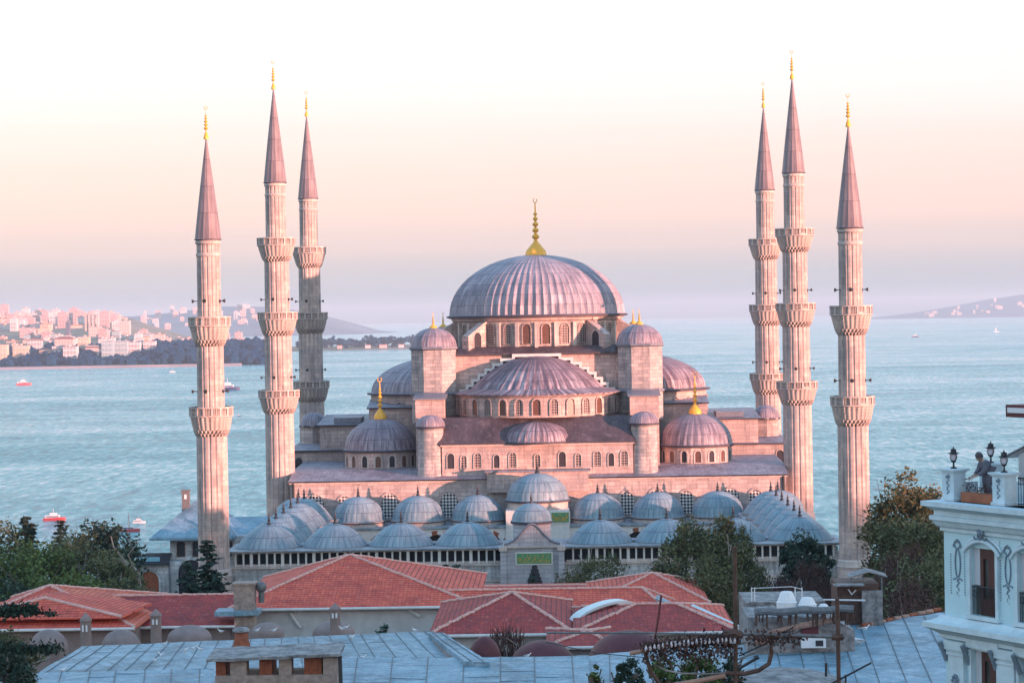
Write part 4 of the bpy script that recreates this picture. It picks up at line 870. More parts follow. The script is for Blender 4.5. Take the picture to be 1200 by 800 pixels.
boat(1073, 395, 9, 'small dark boat on the sea right of the right minaret', 'ferry', 'boat_blue')
boat(1168, 389, 6, 'pale sailing boat near the right horizon', 'sail')
boat(280, 487, 5, 'tiny dark rowing boat between the two left minarets', 'ferry', 'boat_blue')
# ---------------------------------------------------------------- trees
def tree(x, y, zb, h, r, leafm, label, n=4200, kind='round', ls=.34, group=None, trunk=.3, bare=0, name=None, seed=None, cat='tree', low=.25):
    rr = random.Random(seed if seed is not None else int(x * 13 + y * 7)); th = thing(name or 'broadleaf_tree', (x, y, zb), label, cat, group)
    g = MB(); cl = []
    top = Vector((x, y, zb + h))
    if kind == 'cone':
        g.tube([(x, y, zb - .3), (x, y, zb + h * .97)], h * .02, 7, r1=.03); g.build('trunk', MT['bark'], th)
        g = MB(); lv = int(h * 2.3) + 3
        for k in range(lv):
            f = k / lv; z = zb + h * (.05 + .93 * f); rad = r * (1 - f) ** .8 * rr.uniform(.7, 1.15) + .2; nb = max(5, int(11 * (1 - f)) + 4)
            for q in range(nb):
                a = rr.uniform(0, 6.28); L_ = rad * rr.uniform(.65, 1.1); m_ = int(L_ * 11) + 3
                for i in range(m_):
                    s = (i + 1) / m_; p = Vector((x + math.cos(a) * L_ * s, y + math.sin(a) * L_ * s, z - L_ * .28 * s + .22 * L_ * s * s)) + Vector((rr.gauss(0, .1), rr.gauss(0, .1), rr.gauss(0, .06)))
                    wv_ = ls * (1.15 - .5 * s); e = Vector((rr.gauss(0, 1), rr.gauss(0, 1), rr.gauss(0, .35))).normalized() * wv_; f_ = Vector((math.cos(a), math.sin(a), rr.uniform(-.5, .1))) * wv_ * .8
                    g.add([p - e * .6, p + f_, p + e * .6, p - f_ * .6], [(0, 1, 2, 3)])
        g.build('crown', MT[leafm], th, smooth=0); return th
    # limbs
    limbs = []
    fork = Vector((x, y, zb + h * low))
    g.tube([(x, y, zb - .4), (x + rr.gauss(0, .1), y, zb + h * low * .5), fork], trunk, 8, r1=trunk * .75)
    nl = 7 if kind != 'bush' else 9
    for k in range(nl):
        a = 6.28 * k / nl + rr.uniform(-.3, .3); e = fork + Vector((math.cos(a) * r * rr.uniform(.3, .75), math.sin(a) * r * rr.uniform(.3, .75), h * (1 - low) * rr.uniform(.35, .85)))
        mid = fork.lerp(e, .5) + Vector((rr.gauss(0, .2), rr.gauss(0, .2), h * .05)); g.tube([fork, mid, e], trunk * .5, 6, r1=.05); limbs.append((fork, mid, e))
        for q in range(3):
            s = mid.lerp(e, rr.random()); e2 = s + Vector((rr.gauss(0, r * .25), rr.gauss(0, r * .25), abs(rr.gauss(0, h * .12)))); g.tube([s, e2], trunk * .18, 5, r1=.02)
    g.build('trunk', MT['bark_pale'] if leafm in ('leaf_olive', 'leaf_rust') else MT['bark'], th)
    g = MB(); C0 = Vector((x, y, zb + h * (low + (1 - low) * .52))); hz = h * (1 - low) * .5; nc = int(44 + r * 10)
    for k in range(nc):
        d = Vector((rr.gauss(0, 1), rr.gauss(0, 1), rr.gauss(0, 1))).normalized(); q = rr.uniform(.45, 1.0) ** .6
        sh = 1.0 - (.28 * max(0, d.z) if kind == 'tall' else 0)
        c = C0 + Vector((d.x * r * .82 * sh, d.y * r * .82 * sh, d.z * hz * .88)) * q; cl.append((c, rr.uniform(.16, .34) * r))
    up = leafm != 'leaf_dark'
    for i in range(n):
        c, cr_ = cl[rr.randrange(nc)]; d = Vector((rr.gauss(0, 1), rr.gauss(0, 1), rr.gauss(0, .8))); d = d.normalized() * cr_ * rr.random() ** .45 * rr.uniform(.8, 1.25)
        p = c + d
        if bare and rr.random() < bare: 
            tp = p + Vector((rr.gauss(0, .3), rr.gauss(0, .3), abs(rr.gauss(.5, .4)))); wv_ = .035; g.add([p + Vector((-wv_, 0, 0)), p + Vector((wv_, 0, 0)), tp], [(0, 1, 2)], 0); continue
        s = ls * rr.uniform(.6, 1.35); a = Vector((rr.gauss(0, 1), rr.gauss(0, 1), rr.gauss(0, .7))).normalized() * s; b_ = Vector((rr.gauss(0, .7), rr.gauss(0, .7), rr.gauss(0, 1) + .5)).normalized() * s * .75
        g.add([p - a * .5, p - b_ * .45, p + a * .6, p + b_ * .55], [(0, 1, 2, 3)])
    g.build('crown', MT[leafm], th, smooth=0); return th
def at(px, py_top, Y, *a, **k):    # top at a pixel height, foot on the ground
    q = P(px, py_top, Y); z = k.pop('zb', None); z = gz(q.x, Y) if z is None else z
    return tree(q.x, Y, z, q.z - z, *a, **k)
# left clump
at(30, 598, 222, 3.4, 'leaf_dark', 'tall dark conifer with twin tops at the far left above the olive trees', kind='cone', name='conifer_tree', ls=.6)
at(37, 606, 219, 2.8, 'leaf_dark', 'narrower second top of the dark conifer pair, just right of it', kind='cone', name='conifer_tree', ls=.42)
at(71, 602, 228, 3.2, 'leaf_dark', 'loose dark conifer with open branches right of the cabin boat', kind='cone', name='conifer_tree', ls=.42)
at(-2, 608, 216, 4.5, 'leaf_olive', 'dark bushy tree cut by the left frame edge under the conifers', 5200, ls=.36)
at(8, 640, 200, 5.2, 'leaf_green', 'green willowy tree at the left edge above the red roofs', 6500, ls=.32)
at(44, 628, 203, 4.6, 'leaf_green', 'green bushy tree between the left edge and the purplish tree', 6000, ls=.32)
at(84, 622, 206, 4.6, 'leaf_olive', 'purplish olive tree in the middle of the left clump', 6500, ls=.3, bare=.3)
at(118, 610, 212, 4.8, 'leaf_dark', 'dark spiky topped tree at the right of the left clump', 6500, ls=.42)
at(128, 640, 203, 3.8, 'leaf_olive', 'olive tree beside the curved pale trunk', 5000, ls=.32)
at(100, 662, 192, 3.6, 'leaf_green', 'low green shrub right behind the long maroon roof', 4200, kind='bush', low=.1, cat='shrub', name='shrub')
at(60, 668, 192, 3.8, 'leaf_green', 'low green shrub behind the leftmost red hipped roof', 4200, kind='bush', low=.1, cat='shrub', name='shrub')
at(22, 672, 192, 3.4, 'leaf_dark', 'low dark shrub at the far left behind the red roof', 3600, kind='bush', low=.1, cat='shrub', name='shrub')
p1, p2, p3, p4 = P(131, 654, 205), P(148, 660, 205), P(160, 672, 205), P(164, 700, 205)
th = thing('leaning_tree', (p4.x, 205, p4.z - 4), 'bare curved pale trunk arching left in front of the pavilion', 'tree')
g = MB(); g.tube([(p4.x, 205, p4.z - 4), p4, p3, p2, p1], .55, 8, r1=.22); g.build('trunk', MT['bark_pale'], th)
g = MB(); g.tube([p2, P(133, 640, 204), P(130, 628, 204)], .12, 6, r1=.04); g.tube([p3, P(150, 650, 204), P(158, 640, 204)], .1, 6, r1=.03); g.build('limb', MT['bark_pale'], th)
# cedar by the leftmost minaret
at(243, 626, 214, 4.6, 'leaf_dark', 'dark cedar with layered boughs in front of the leftmost minaret', kind='cone', name='cedar_tree', ls=.5)
at(222, 652, 212, 3.8, 'leaf_dark', 'lower dark conifer hugging the left side of the cedar', kind='cone', name='conifer_tree', ls=.46)
at(254, 664, 209, 3.6, 'leaf_dark', 'low dark conifer at the right foot of the cedar', kind='cone', name='conifer_tree', ls=.46)
# centre
at(523, 655, 232, 1.6, 'leaf_dark', 'left one of the dark conifers before the forecourt wall', kind='cone', name='conifer_tree', ls=.4)
at(534, 656, 232, 1.8, 'leaf_dark', 'second dark conifer of the group before the forecourt wall', kind='cone', name='conifer_tree', ls=.4)
at(549, 670, 232, 1.1, 'leaf_dark', 'small third conifer right of the conifer pair at the forecourt wall', kind='cone', name='conifer_tree', ls=.35)
at(560, 676, 232, .9, 'leaf_dark', 'smallest conifer, last of the group by the grey gate', kind='cone', name='conifer_tree', ls=.35)
at(623, 668, 238, 1.2, 'leaf_dark', 'small dark cypress in front of the gate under the green panel', kind='cone', name='conifer_tree', ls=.35)
at(702, 642, 236, 3.2, 'leaf_olive', 'grey green sparse tree right of the grey gate', 3600, bare=.35, ls=.28)
at(676, 664, 234, 3.6, 'leaf_brown', 'rounded brown shrub at the right foot of the gate', 5000, kind='bush', low=.1, cat='shrub', name='shrub', ls=.26)
at(718, 672, 233, 2.2, 'leaf_brown', 'small brown shrub right of the rounded brown one', 2600, kind='bush', low=.1, cat='shrub', name='shrub', ls=.26)
# right
at(808, 603, 205, 4.1, 'leaf_olive', 'big dense olive green tree right of the red roofs', 15000, kind='tall', ls=.27, low=.18)
at(846, 603, 203, 3.3, 'leaf_olive', 'looser olive tree behind the tall rusty post', 11000, kind='tall', ls=.27, low=.18)
at(868, 612, 204, 2.6, 'leaf_olive', 'slim sparse olive tree right of the rusty post', 4200, kind='tall', ls=.27, bare=.3, low=.18)
at(826, 650, 198, 3.8, 'leaf_olive', 'lower olive tree filling the foot of the big one', 6000, ls=.27, low=.12)
at(852, 668, 196, 3.4, 'leaf_brown', 'brownish shrub at the foot of the rusty post', 4500, kind='bush', low=.1, cat='shrub', name='shrub', ls=.26)
at(938, 621, 228, 2.6, 'leaf_dark', 'round dark green pine left of the rightmost minaret', 5600, ls=.34, name='pine_tree', low=.35)
at(958, 630, 228, 1.9, 'leaf_dark', 'smaller dark pine touching the rightmost minaret', 4200, ls=.34, name='pine_tree', low=.35)
for i, (px, py, r_, lb) in enumerate([(905, 668, 2.6, 'rust coloured bare shrub left of the reddish thicket'), (940, 655, 3.0, 'reddish brown bare thicket under the dark pines'), (956, 662, 2.2, 'reddish thicket right of the dark pines at the minaret foot'), (925, 684, 2.6, 'low reddish scrub behind the white tanks'), (966, 692, 1.8, 'low scrub left of the tin roofed shack')]):
    at(px, py, 215 - i * 3, r_, 'leaf_rust', lb, 5200, kind='bush', low=.08, cat='shrub', name='shrub', bare=.6, ls=.2)
at(1058, 550, 206, 4.3, 'leaf_brown', 'tall brownish tree right beside the rightmost minaret', 16000, kind='tall', ls=.3, low=.25)
at(1090, 554, 212, 4.2, 'leaf_brown', 'brown tree just left of the pale blue hotel', 13000, kind='tall', ls=.3, low=.25)
at(1068, 588, 196, 3.9, 'leaf_olive', 'green tree in front of the brownish ones beside the hotel', 14000, ls=.3, low=.2)
at(1060, 640, 190, 2.8, 'leaf_rust', 'dull reddish tree with pale limbs behind the shack', 4500, ls=.26, bare=.5, low=.2)
at(1085, 640, 188, 3.8, 'leaf_olive', 'dark olive tree at the hotel corner behind the lead roof', 7500, ls=.28, low=.12)
at(1070, 678, 184, 2.8, 'leaf_rust', 'low dusty shrub beside the shack', 4000, kind='bush', low=.08, cat='shrub', name='shrub', ls=.25, bare=.4)
q1, q2, q3 = P(1052, 628, 186), P(1056, 655, 186), P(1066, 675, 186)
# ---------------------------------------------------------------- pavilion by the leftmost minaret
Yp = 276.0
pv = thing('pavilion', (P(225, 640, Yp).x, Yp, -8), 'stone pavilion with lead hipped roof, half hidden behind the leftmost minaret', 'building')
a, b_ = P(176, 630, Yp), P(262, 630, Yp)
ze = a.z; zr = P(222, 586, Yp + 6).z; xl, xr = a.x, P(300, 630, Yp).x + 2
g = MB(); g.box(xl + 2.2, xr - 1, Yp + 1, Yp + 13, ze - 2.8, ze); uw = g.build('upper_wall', MT['court'], pv)
g = MB(); g.box(xl - 1.8, xr, Yp - 1, Yp + 4, -8, ze - 2.8); lw = g.build('lower_wall', MT['court'], pv)
g = MB(); y0, y1 = Yp - .6, Yp + 14; xm0, xm1 = xl + 4.6, xr - 9
for pts in ([(xl, y0, ze), (xr - 4.5, y0, ze), (xm1, Yp + 6, zr), (xm0, Yp + 6, zr)], [(xr - 4.5, y0, ze), (xr - 4.5, y1, ze), (xm1, Yp + 6, zr)], [(xr - 4.5, y1, ze), (xl, y1, ze), (xm0, Yp + 6, zr), (xm1, Yp + 6, zr)], [(xl, y1, ze), (xl, y0, ze), (xm0, Yp + 6, zr)]): g.poly3(pts, 0, .3)
rf = g.build('roof', MT['sheet3'], pv, smooth=0)
g = MB(); x0, x1 = P(262, 620, Yp + 3).x, P(318, 620, Yp + 3).x; zz = P(290, 628, Yp + 2).z; z2 = P(290, 605, Yp + 8).z
g.poly3([(x0, Yp + 2, zz), (x1, Yp + 2, zz), (x1, Yp + 8, z2), (x0, Yp + 8, z2)], 0, .3); g.build('annex_roof', MT['sheet3'], pv, smooth=0)
g = MB(); g.box(x0, x1 - .6, Yp + 2.6, Yp + 8, -8, zz - .32); g.build('annex_wall', MT['mauve'], pv)
c = P(218, 588, Yp + 5); g = MB(); g.box(c.x - .45, c.x + .45, Yp + 4.6, Yp + 5.4, c.z - 1.5, c.z + 1.35); g.box(c.x - .55, c.x + .55, Yp + 4.5, Yp + 5.5, c.z + 1.35, c.z + 1.5); g.box(c.x - .14, c.x + .14, Yp + 4.55, Yp + 4.59, c.z + .4, c.z + .95, 1); g.build('chimney', [MT['steel'], MT['white']], rf)
for i in range(6):
    xx = xl + 3.0 + i * 1.9; g = MB(); g.arch((xx + .5, Yp + 1, ze - 2.4), (0, -1), 1.0, 1.8, .12, .08, pointed=-.7); g.build('window', [MT['stone_warm'], MT['dark']], uw)
g = MB(); c = P(176, 700, Yp - 1); g.arch((P(178, 690, Yp).x - .1, Yp - 1, -5.2), (0, -1), 2.3, 3.6, .25, .2); g.build('door', [MT['court'], MT['brick_red']], lw)
g = MB(); g.arch((P(226, 690, Yp).x, Yp - 1, -5.2), (0, -1), 3.0, 4.9, .25, .2); g.build('archway', [MT['court'], MT['dark']], lw)
g = MB(); p = P(174, 657, Yp - 1.1); g.box(p.x - 1.35, p.x + 1.35, Yp - 1.12, Yp - 1, p.z - .5, p.z + .45); g.build('notice_board', MT['sign_blue'], lw)
g = MB(); p = P(196, 650, Yp); g.poly3([(xl - 2.3, Yp - 1.7, ze - 2.9), (xl + 2.4, Yp - 1.7, ze - 2.9), (xl + 2.4, Yp + 1.0, ze - 1.9), (xl - 1.2, Yp + 4, ze - 2.2)], 0, .15); g.build('canopy', MT['dark'], lw)
g = MB(); xx = P(200, 650, Yp).x; g.tube([(xx, Yp - 1.15, ze - 2.8), (xx, Yp - 1.15, -8)], .1); g.build('drain_pipe', MT['lead_plain'], lw)
# ---------------------------------------------------------------- red roofed houses
def roofs(name, label, faces, caps, walls, mats=('tile',), caph=.13, group='red tiled buildings before the mosque', gut=None):
    c = faces[0][0][0]; th = thing('tiled_house', (c[0], c[1], 0), label, 'building', group)
    for k, (pts, mi) in enumerate(faces):
        pass
    g = MB()
    for pts, mi in faces: g.poly3(pts, mi, .16)
    rf = g.build('roof', [MT[m_] for m_ in mats], th, smooth=0)
    for a_, b2_ in caps:
        a_, b2_ = Vector(a_), Vector(b2_); nn_ = max(2, int((b2_ - a_).length / .38)); g = MB(); rj = random.Random(nn_)
        for q in range(nn_):
            j_ = Vector((rj.gauss(0, .015), rj.gauss(0, .015), .04 + rj.gauss(0, .014))); g.tube([a_.lerp(b2_, q / nn_) + j_, a_.lerp(b2_, (q + .96) / nn_) + j_], caph * rj.uniform(.9, 1.12), 6, r1=caph * .8)
        g.build('ridge_cap', MT['ridge'], rf)
    for (x0, x1, y0, y1, z0, z1, mt) in walls:
        g = MB(); g.box(x0, x1, y0, y1, z0, z1); g.build('wall', MT[mt], th, (x0, y0, z0))
    for a_, b2_ in (gut or []):
        g = MB(); g.tube([Vector(a_), Vector(b2_)], .11, 8); g.build('gutter', MT['gutter'], rf)
    return th, rf
def hip(x0, x1, y0, y1, ze, apexes, mats=(0, 0, 0, 0)):  # apexes: ridge ends ((x,y,z),(x,y,z)) - may coincide
    A, B = apexes; c = [(x0, y0, ze), (x1, y0, ze), (x1, y1, ze), (x0, y1, ze)]
    def cl(l): 
        r_ = []
        for p in l:
            if not r_ or (Vector(p) - Vector(r_[-1])).length > .01: r_.append(p)
        return r_
    return c
# House C, pyramid
def pyramid(label, eL, eR, ap, ze, back, mats=('tile', 'tile', 'tile', 'tile'), wallm='white_wall', wz=0, group='red tiled buildings before the mosque', ridge2=None, zr=None, gut=True):
    pl, pr = Pz(*eL, ze), Pz(*eR, ze); y0 = (pl.y + pr.y) / 2; x0, x1 = pl.x * y0 / pl.y, pr.x * y0 / pr.y
    # slope chosen so that the apex lands on its ray at depth y0+back*.5
    A = P(*ap, y0 + back * .5)
    B = Vector(A) if ridge2 is None else P(*ridge2, y0 + back * .5); B.z = A.z
    y1 = y0 + back; c = [Vector((x0, y0, ze)), Vector((x1, y0, ze)), Vector((x1, y1, ze)), Vector((x0, y1, ze))]
    if ridge2 is None: fc = [([c[0], c[1], A], 0), ([c[1], c[2], A], 1), ([c[2], c[3], A], 2), ([c[3], c[0], A], 3)]; caps = [(c[i], A) for i in range(4)]
    else: fc = [([c[0], c[1], B, A], 0), ([c[1], c[2], B], 1), ([c[2], c[3], A, B], 2), ([c[3], c[0], A], 3)]; caps = [(c[0], A), (c[3], A), (c[1], B), (c[2], B), (A, B)]
    wl = [(x0 + .5, x1 - .5, y0 + .6, y1 - .5, gz(x0, y0) - 1, ze - .12, wallm)]
    return roofs('h', label, fc, caps, wl, mats, group=group, gut=[(c[0] + Vector((0, -.1, -.1)), c[1] + Vector((0, -.1, -.1)))] if gut else None), (x0, x1, y0, y1, A)
(thC, rfC), C_ = pyramid('large bright red hipped roof with white walls, centre left before the domes', (268, 717), (560, 705), (410, 650), 6.4, 21)
(thA, rfA), A_ = pyramid('leftmost red hipped roof with a bright orange right slope', (-60, 738), (158, 734), (58, 686), 6.2, 19, ('tile', 'tile_lit', 'tile', 'tile'), 'mauve')
(thB, rfB), B_ = pyramid('long low dark red roof between the leftmost hip and the large one', (120, 733), (276, 733), (96, 699), 5.6, 14, ('tile_old', 'tile_old', 'tile', 'tile'), 'mauve', ridge2=(285, 695))
(thD, rfD), D_ = pyramid('long red roof with level ridge behind the front hips', (545, 732), (800, 728), (520, 692), 5.2, 13, ('tile', 'tile', 'tile', 'tile'), 'white_wall', ridge2=(752, 690))
(thE, rfE), E_ = pyramid('small red hip behind the right end of the long ridge', (690, 708), (832, 705), (765, 671), 4.6, 15, ('tile', 'tile', 'tile', 'tile'))
(thD2, rfD2), D2_ = pyramid('thin strip of red roof farthest back, just below the grey gate', (520, 697), (740, 694), (500, 688), 3.2, 8, ('tile', 'tile', 'tile', 'tile'), ridge2=(735, 683))
(thF, rfF), F_ = pyramid('dark red hipped roof in front, left of the white skylight', (502, 744), (672, 740), (600, 694), 7.2, 17, ('tile_old', 'tile_old', 'tile', 'tile_old'), 'white_wall')
(thG, rfG), G_ = pyramid('dark red hipped roof at front right behind the tangle of rusty pipes', (672, 742), (864, 738), (745, 708), 7.4, 13, ('tile_old', 'tile', 'tile', 'tile_old'), 'white_wall', ridge2=(792, 708))
(thH, rfH), H_ = pyramid('lowest dark red eave with a white fascia below the front right hip', (640, 757), (718, 756), (690, 739), 7.6, 8, ('tile_old', 'tile_old', 'tile', 'tile_old'), 'white_wall')
# small gablet on the leftmost roof
pt = P(52, 700, (A_[2] + A_[4].y) / 2 - 1.2); xa, xb = pt.x - 4.6, pt.x + 6.2
g = MB(); yb = A_[4].y - 2; y0 = A_[2] + .6
g.poly3([(xa, y0, 6.9), pt, (pt.x, yb, pt.z), (xa - 1, yb, 7.0)], 0, .15); g.poly3([pt, (xb, y0, 6.9), (xb + 1, yb, 7.0), (pt.x, yb, pt.z)], 0, .15); g.poly3([(xa, y0, 6.85), (xb, y0, 6.85), (pt.x, pt.y, pt.z - .05)], 0, .1)
gbm = g.build('gablet', MT['tile'], rfA, smooth=0)
for e in ((xa, y0, 6.9), (xb, y0, 6.9)):
    g = MB(); g.tube([pt, e], .13, 8); g.build('ridge_cap', MT['ridge'], gbm)
# white barrel skylight arch between F and G
s0, s1 = P(666, 729, 158), P(735, 708, 160)
g = MB(); K = 18; n_ = Vector((s1.x - s0.x, s1.y - s0.y, 0)).normalized(); up = Vector((0, 0, 1)); ln = (s1 - s0).length
for k in range(K):
    def pp(k, w_, o): a = math.pi * k / K; u = (1 - math.cos(a)) / 2; return s0.lerp(s1, u) + up * (.8 * math.sin(a) ** .9 + o) + Vector((n_.y, -n_.x, 0)) * w_
    g.add([pp(k, 0, 0), pp(k + 1, 0, 0), pp(k + 1, 1.2, 0), pp(k, 1.2, 0), pp(k, 0, -.18), pp(k + 1, 0, -.18), pp(k + 1, 1.2, -.18), pp(k, 1.2, -.18)], [(0, 1, 2, 3), (4, 7, 6, 5), (3, 2, 6, 7), (0, 4, 5, 1)])
g.build('arched_skylight', MT['skylight'], rfD, smooth=40)
g = MB(); g.poly3([P(768, 701, 164), P(812, 716, 160), P(800, 712, 166), P(770, 696, 168)], 0, .1); g.build('valley_flashing', MT['sheet2'], rfD)
g = MB(); p0, p1 = P(812, 712, 158), P(866, 737, 153); g.tube([p0, p1], .28, 8); g.build('valley_gutter', MT['skylight'], rfG)
for k in range(5):
    q = rfC
xw = C_[0]; g = MB(); pa, pb_ = P(340, 718, C_[2] + .45), P(352, 735, C_[2] + .45); g.tube([pa, pb_], .12, 6); g.build('downpipe', MT['gutter'], thC)
g = MB(); pa, pb_ = P(480, 714, C_[2] + .4), P(492, 722, C_[2] + .4); g.tube([pa, pb_], .12, 6); g.build('downpipe', MT['gutter'], thC)
c = P(287, 700, 171); th = thing('flue', (c.x, 171, c.z - 2), 'square grey chimney with a round vent at the left corner of the large red roof', 'chimney')
g = MB(); g.box(c.x - .75, c.x + .75, 170.4, 171.8, c.z - 2.4, c.z + 1.0); g.box(c.x - .85, c.x + .85, 170.3, 171.9, c.z + 1.0, c.z + 1.15); g.build('stack', MT['brick'], th)
g = MB(); g.box(c.x - 2.1, c.x + 1.1, 169.8, 171.9, c.z - 1.2, c.z - .85); g.build('flashing', MT['sheet2'], th)
g = MB(); g.tube([(c.x + 1.2, 171.2, c.z - .4), (c.x + 1.2, 171.2, c.z + .6)], .22, 8); g.blob((c.x + 1.2, 171.2, c.z + .75), .42, 12); g.build('vent', MT['steel'], th)
# hammam domes with little lantern turrets, mauve render
def bath(px, pyt, pyb, wpx, Y, label, turret=True, col='mauve'):
    b0 = P(px, pyb, Y); r = wpx / 2 / F_PX * Y; h = P(px, pyt, Y).z - b0.z; th = thing('bath_dome', (b0.x, Y, b0.z - 2), label, 'dome', 'small rendered domes between the roofs')
    g = MB(); g.lathe([(r, -2.5), (r, 0)] + [(r * math.cos(math.pi / 2 * i / 12), h * math.sin(math.pi / 2 * i / 12)) for i in range(1, 12)] + [(.02, h)], 32, (b0.x, Y, b0.z)); g.build('dome', MT[col], th, (b0.x, Y, b0.z))
def turret(px, pyt, pyb, wpx, Y, label):
    b0 = P(px, pyb, Y); hw = wpx / 2 / F_PX * Y; t_ = P(px, pyt, Y).z; h = t_ - b0.z; th = thing('lantern_turret', (b0.x, Y, b0.z - 1), label, 'chimney', 'small rendered lantern turrets')
    g = MB(); g.lathe([(hw, -1.5), (hw, h * .72), (hw * 1.12, h * .74), (hw * 1.12, h * .78), (hw * .9, h * .84), (.02, h)], 8, (b0.x, Y, b0.z), 0, R(22.5), R(382.5)); bd = g.build('shaft', MT['mauve'], th, (b0.x, Y, b0.z), smooth=0)
    for s in (-1, 1):
        g = MB(); g.arch((b0.x + s * hw * .33, Y - hw * .925, b0.z + h * .45), (0, -1), hw * .36, h * .2, .03, .03); g.build('opening', [MT['mauve'], MT['white']], bd)
turret(101, 717, 757, 13, 146, 'leftmost mauve lantern turret with pointed cap beside the lead roof'); turret(183, 713, 745, 13, 148, 'mauve lantern turret in front of the long dark red roof'); turret(393, 706, 737, 13, 150, 'mauve lantern turret before the white wall of the large red house')
for a in [(57, 737, 760, 46, 149, 'mauve dome left of the leftmost lantern turret'), (142, 737, 757, 46, 151, 'flat mauve dome between the first two lantern turrets'), (222, 732, 748, 52, 152, 'flat brownish dome right of the second lantern turret'), (313, 729, 742, 40, 152, 'low mauve dome before the left part of the white wall'), (391, 727, 742, 50, 153, 'low mauve dome under the third lantern turret')]: bath(*a)
for a in [(568, 745, 776, 40, 136, 'maroon dome half hidden left of the middle shrub'), (636, 750, 778, 76, 137, 'widest maroon dome below the dark red front roofs'), (738, 738, 778, 100, 138, 'maroon dome behind the net of pipes at right')]: bath(*a, turret=False, col='maroon')
at(591, 735, 140, 1.6, 'leaf_rust', 'bare brown shrub between two maroon domes', 2600, kind='bush', low=.1, cat='shrub', name='shrub', bare=.6, zb=3, ls=.2)
at(450, 725, 160, 1.5, 'leaf_dark', 'small dark conifer against the white wall of the large red house', kind='cone', name='conifer_tree', ls=.35)
# ---------------------------------------------------------------- lead sheet roofs in the foreground
def patch(name, BL, BR, FR, FL, label, mat, ribs, nu=60, nv=14, amp=.07, cross=3, wall='concrete'):
    th = thing('lead_roofed_building', (FL.x, BL.y, gz(0, BL.y)), label, 'building', 'blue grey lead sheet roofs in front')
    def pt(u, v): 
        p = (BL.lerp(BR, u)).lerp(FL.lerp(FR, u), v); return p + Vector((0, 0, amp * noise.noise((p.x * .35, p.y * .35, 2)) + amp * .5 * noise.noise((p.x * 1.6, p.y * 1.2, 5))))
    g = MB(); g.add([pt(i / nu, j / nv) for j in range(nv + 1) for i in range(nu + 1)], [(j * (nu + 1) + i, (j + 1) * (nu + 1) + i, (j + 1) * (nu + 1) + i + 1, j * (nu + 1) + i + 1) for j in range(nv) for i in range(nu)])
    e = [BL, BR, FR, FL]; lo = [p - Vector((0, 0, .25)) for p in e]; g.add(e + lo, [(i, (i + 1) % 4, 4 + (i + 1) % 4, 4 + i) for i in range(4)])
    rf = g.build('roof', MT[mat], th, smooth=60)
    g = MB(); rr = random.Random(int(BL.x * 10) & 255)
    k = 0
    for q in range(ribs):
        u = (q + .5) / ribs + rr.uniform(-.004, .004); du = rr.uniform(-.004, .004)
        v0 = 0
        g.tube([pt(u + du * v, v) + Vector((0, 0, .03)) for v in [i / 8 for i in range(9)]], .026, 4)
    for q in range(ribs):
        for c_ in range(cross):
            if rr.random() < .72: continue
            v = (c_ + (.35 if q % 2 else .75)) / cross; u0 = (q + .5) / ribs; 
            g.tube([pt(u0, v) + Vector((0, 0, .015)), pt(min(1, u0 + 1 / ribs), v + rr.uniform(-.01, .01)) + Vector((0, 0, .01))], .014, 4)
    g.build('seam', MT['seam'], rf, smooth=40)
    c = [BL.lerp(FR, .012), BR.lerp(FL, .012), FR.lerp(BL, .012), FL.lerp(BR, .012)]; z0 = gz(0, BL.y) - 2
    g = MB(); vs = [Vector((p.x, p.y, z0)) for p in c] + [p - Vector((0, 0, .26)) for p in c]; g.add(vs, [(i, 4 + i, 4 + (i + 1) % 4, (i + 1) % 4) for i in range(4)]); g.build('wall', MT[wall], th, smooth=0)
    return pt
patch('r', Pz(96, 757, 9.3), Pz(508, 739, 9.7), Pz(640, 850, 9.1), Pz(-60, 850, 9.1), 'wide blue grey lead roof behind the brick chimney, left of centre', 'sheet', 22)
patch('r', Pz(-40, 790, 9.75), Pz(250, 783, 9.9), Pz(250, 880, 9.8), Pz(-80, 880, 9.8), 'front left blue grey roof strip with one gull, cut by the bottom edge', 'sheet2', 9, cross=8)
patch('r', Pz(398, 771, 10.0), Pz(690, 768, 10.0), Pz(700, 880, 9.6), Pz(380, 880, 9.6), 'bottom centre blue grey roof with long level seams', 'sheet2', 7, cross=9)
patch('r', Pz(672, 771, 9.7), Pz(1118, 716, 10.3), Pz(1200, 870, 9.6), Pz(672, 870, 9.4), 'blue grey roof with diagonal seams at lower right, before the hotel', 'sheet3', 17)
patch('r', Pz(502, 741, 9.9), Pz(520, 741, 9.9), Pz(574, 775, 10.2), Pz(545, 775, 10.2), 'narrow slanting blue grey roof strip beside the maroon dome', 'sheet3', 2)
# big open brick chimney
Yc = 104.0; a, b_ = P(249, 765, Yc), P(395, 757, Yc); zt = b_.z; zb = 9.2
ch = thing('brick_chimney', ((a.x + b_.x) / 2, Yc, zb), 'big open brick chimney with a lead slab on top, bottom left of centre', 'chimney')
g = MB(); g.box(a.x + .1, b_.x - .05, Yc, Yc + 2.2, zb - .4, zt - 1.25); g.build('base', MT['brick'], ch)
x0 = a.x
for (f0, f1, mt) in ((.02, .10, 'brick_red'), (.14, .27, 'brick'), (.37, .47, 'brick_red'), (.53, .63, 'brick'), (.73, .80, 'brick_red'), (.80, .87, 'brick_red'), (.885, 1.0, 'brick')):
    w_ = b_.x - a.x; g = MB(); g.box(x0 + w_ * f0, x0 + w_ * f1, Yc + (.15 if mt == 'brick_red' else 0), Yc + (.9 if mt == 'brick' else 2.0), zt - 1.25, zt - .5); g.build('pier', MT[mt], ch, (x0 + w_ * f0, Yc, zt - 1))
g = MB(); n = 16; vs = []
